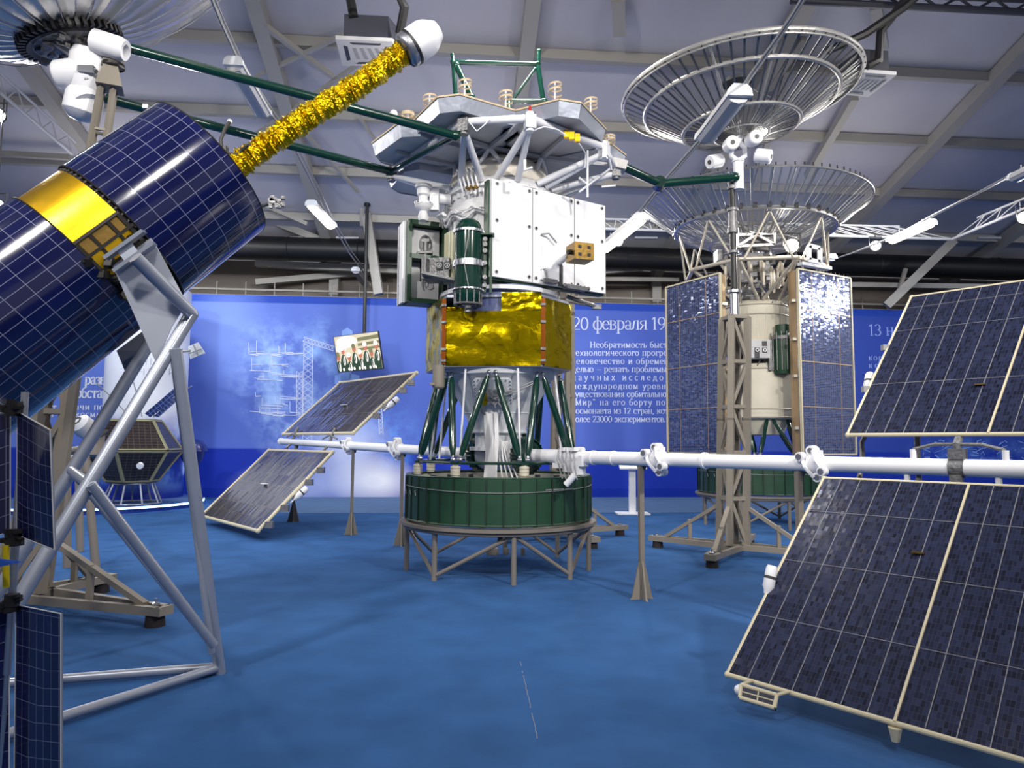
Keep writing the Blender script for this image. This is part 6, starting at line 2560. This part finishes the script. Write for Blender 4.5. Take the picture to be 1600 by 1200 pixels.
b.build('probe_neck', 'stand', pb)
ls = thing('pipe_stand', 'brown pipe stand with round feet beside the lattice mast behind the solar drums', 'stand', atz(125, 880))
L3 = [atz(105, 887), atz(125, 862), atz(150, 888)]
T3 = [at(104, 705, L3[0].y), at(122, 708, L3[1].y), at(132, 700, L3[2].y)]
for p, q in zip(L3, T3):
    MB().tube(p, q, .05, n=14).build('leg', 'stand', ls)
b = MB()
b.tube(T3[0], T3[1], .04)
b.tube(T3[1], T3[2], .04)
b.tube(T3[2], T3[0], .04)
b.tube(at(72, 720, 8.6), at(116, 716, 8.6), .04, n=12)
b.build('top_ring', 'stand', ls)
PLC = thing('placard', 'small orange placard on a thin post glimpsed behind the lattice mast of the petal dish', 'sign', V((at(90, 684, 13).x, at(90, 684, 13).y, 0)))
MB().tube(PLC.location, at(90, 690, 13), .02).build('post', 'stand', PLC)
MB().prism([at(86, 678, 13), at(93, 678, 13), at(93, 690, 13), at(86, 690, 13)], (0, .05, 0)).build('orange_placard', 'orange', PLC, 0)
wc = MB().prism([at(294, 541, 17.2), at(309, 535, 17.0), at(320, 552, 17.0), at(297, 561, 17.2)], (0, .04, 0))
wcr = thing('solar_wing', 'tilted white panel jutting out right of the silver stand before the wall', 'panel', at(305, 548, 17.1))  # plain white sheet, its real use unknown
wc.build('panel_sheet', 'card', wcr, 0)
b = MB()
b.beam(at(295, 553, 17.08), at(315, 545, 16.95), .02, .02)
b.beam(at(302, 538, 17.0), at(309, 557, 17.0), .02, .02)
b.tube(at(297, 548, 17.15), EC + V((.93, -.42, at(290, 548, 17.6).z - .15)), .03)
b.build('panel_rib', 'wire', wcr, 0)

# ================================================================== LECTERN AND FLOOR FITTINGS
LB = atz(988, 803)
lec = thing('info_lectern', 'white information lectern with a sloping top and red picture, behind the boom', 'lectern', LB)
MB().box(LB + V((0, 0, .015)), (.74, .5, .03)).build('base_plate', 'card', lec, 0)
MB().box(LB + V((0.0, 0, .55)), (.15, .1, 1.05)).build('column', 'card', lec, 0)
zl = LB + V((-.0, -.05, 1.12))
MB().box(zl, (.62, .36, .03), Matrix.Rotation(R(32), 3, 'X')).build('sloping_top', 'card', lec, 0)
b = MB()
rm = Matrix.Rotation(R(32), 3, 'X')
b.prism([zl + rm @ V(p) for p in ((-.05, -.05, .017), (.16, -.05, .017), (.16, .17, .017), (.1, .17, .017))], rm @ V((0, 0, .004)))
b.prism([zl + V((.04, .08, .03)), zl + V((.18, .08, .03)), zl + V((.14, .12, .26)), zl + V((.12, .12, .26))], (0, .02, 0))
b.build('red_picture', 'red', lec, 0)
for (px, py, hh, r_, lb) in ((791, 866, .09, .035, 'short metal stub on the carpet under the central stand, left of the two thin ones'), (817, 867, .1, .03, 'short metal stub on the carpet under the central stand, right of the two thin ones'), (769, 866, .09, .09, 'wide low metal foot on the carpet under the central stand')):
    p = atz(px, py)
    o_ = MB().lathe([(.0001, 0), (r_, 0), (r_, hh), (r_ * .7, hh), (r_ * .6, hh * .8), (.0001, hh * .8)], p, n=20).build('floor_fitting', 'stand')
    tag(o_, lb, 'fitting')
b = MB()
rr = random.Random(3)
for k in range(34):
    t0 = k / 34
    if rr.random() < .25:
        continue
    x0, y0 = 812 + 28 * t0 + rr.uniform(-.6, .6), 1030 + 125 * t0
    p, q = atz(x0, y0), atz(x0 + .8, y0 + 3.2)
    s_ = V((.0014, 0, 0))
    b.prism([p - s_, p + s_, q + s_, q - s_], (0, 0, .003))
tag(b.build('white_thread', 'wire', None, 0), 'thin broken white thread lying on the blue carpet in the foreground', 'thread')
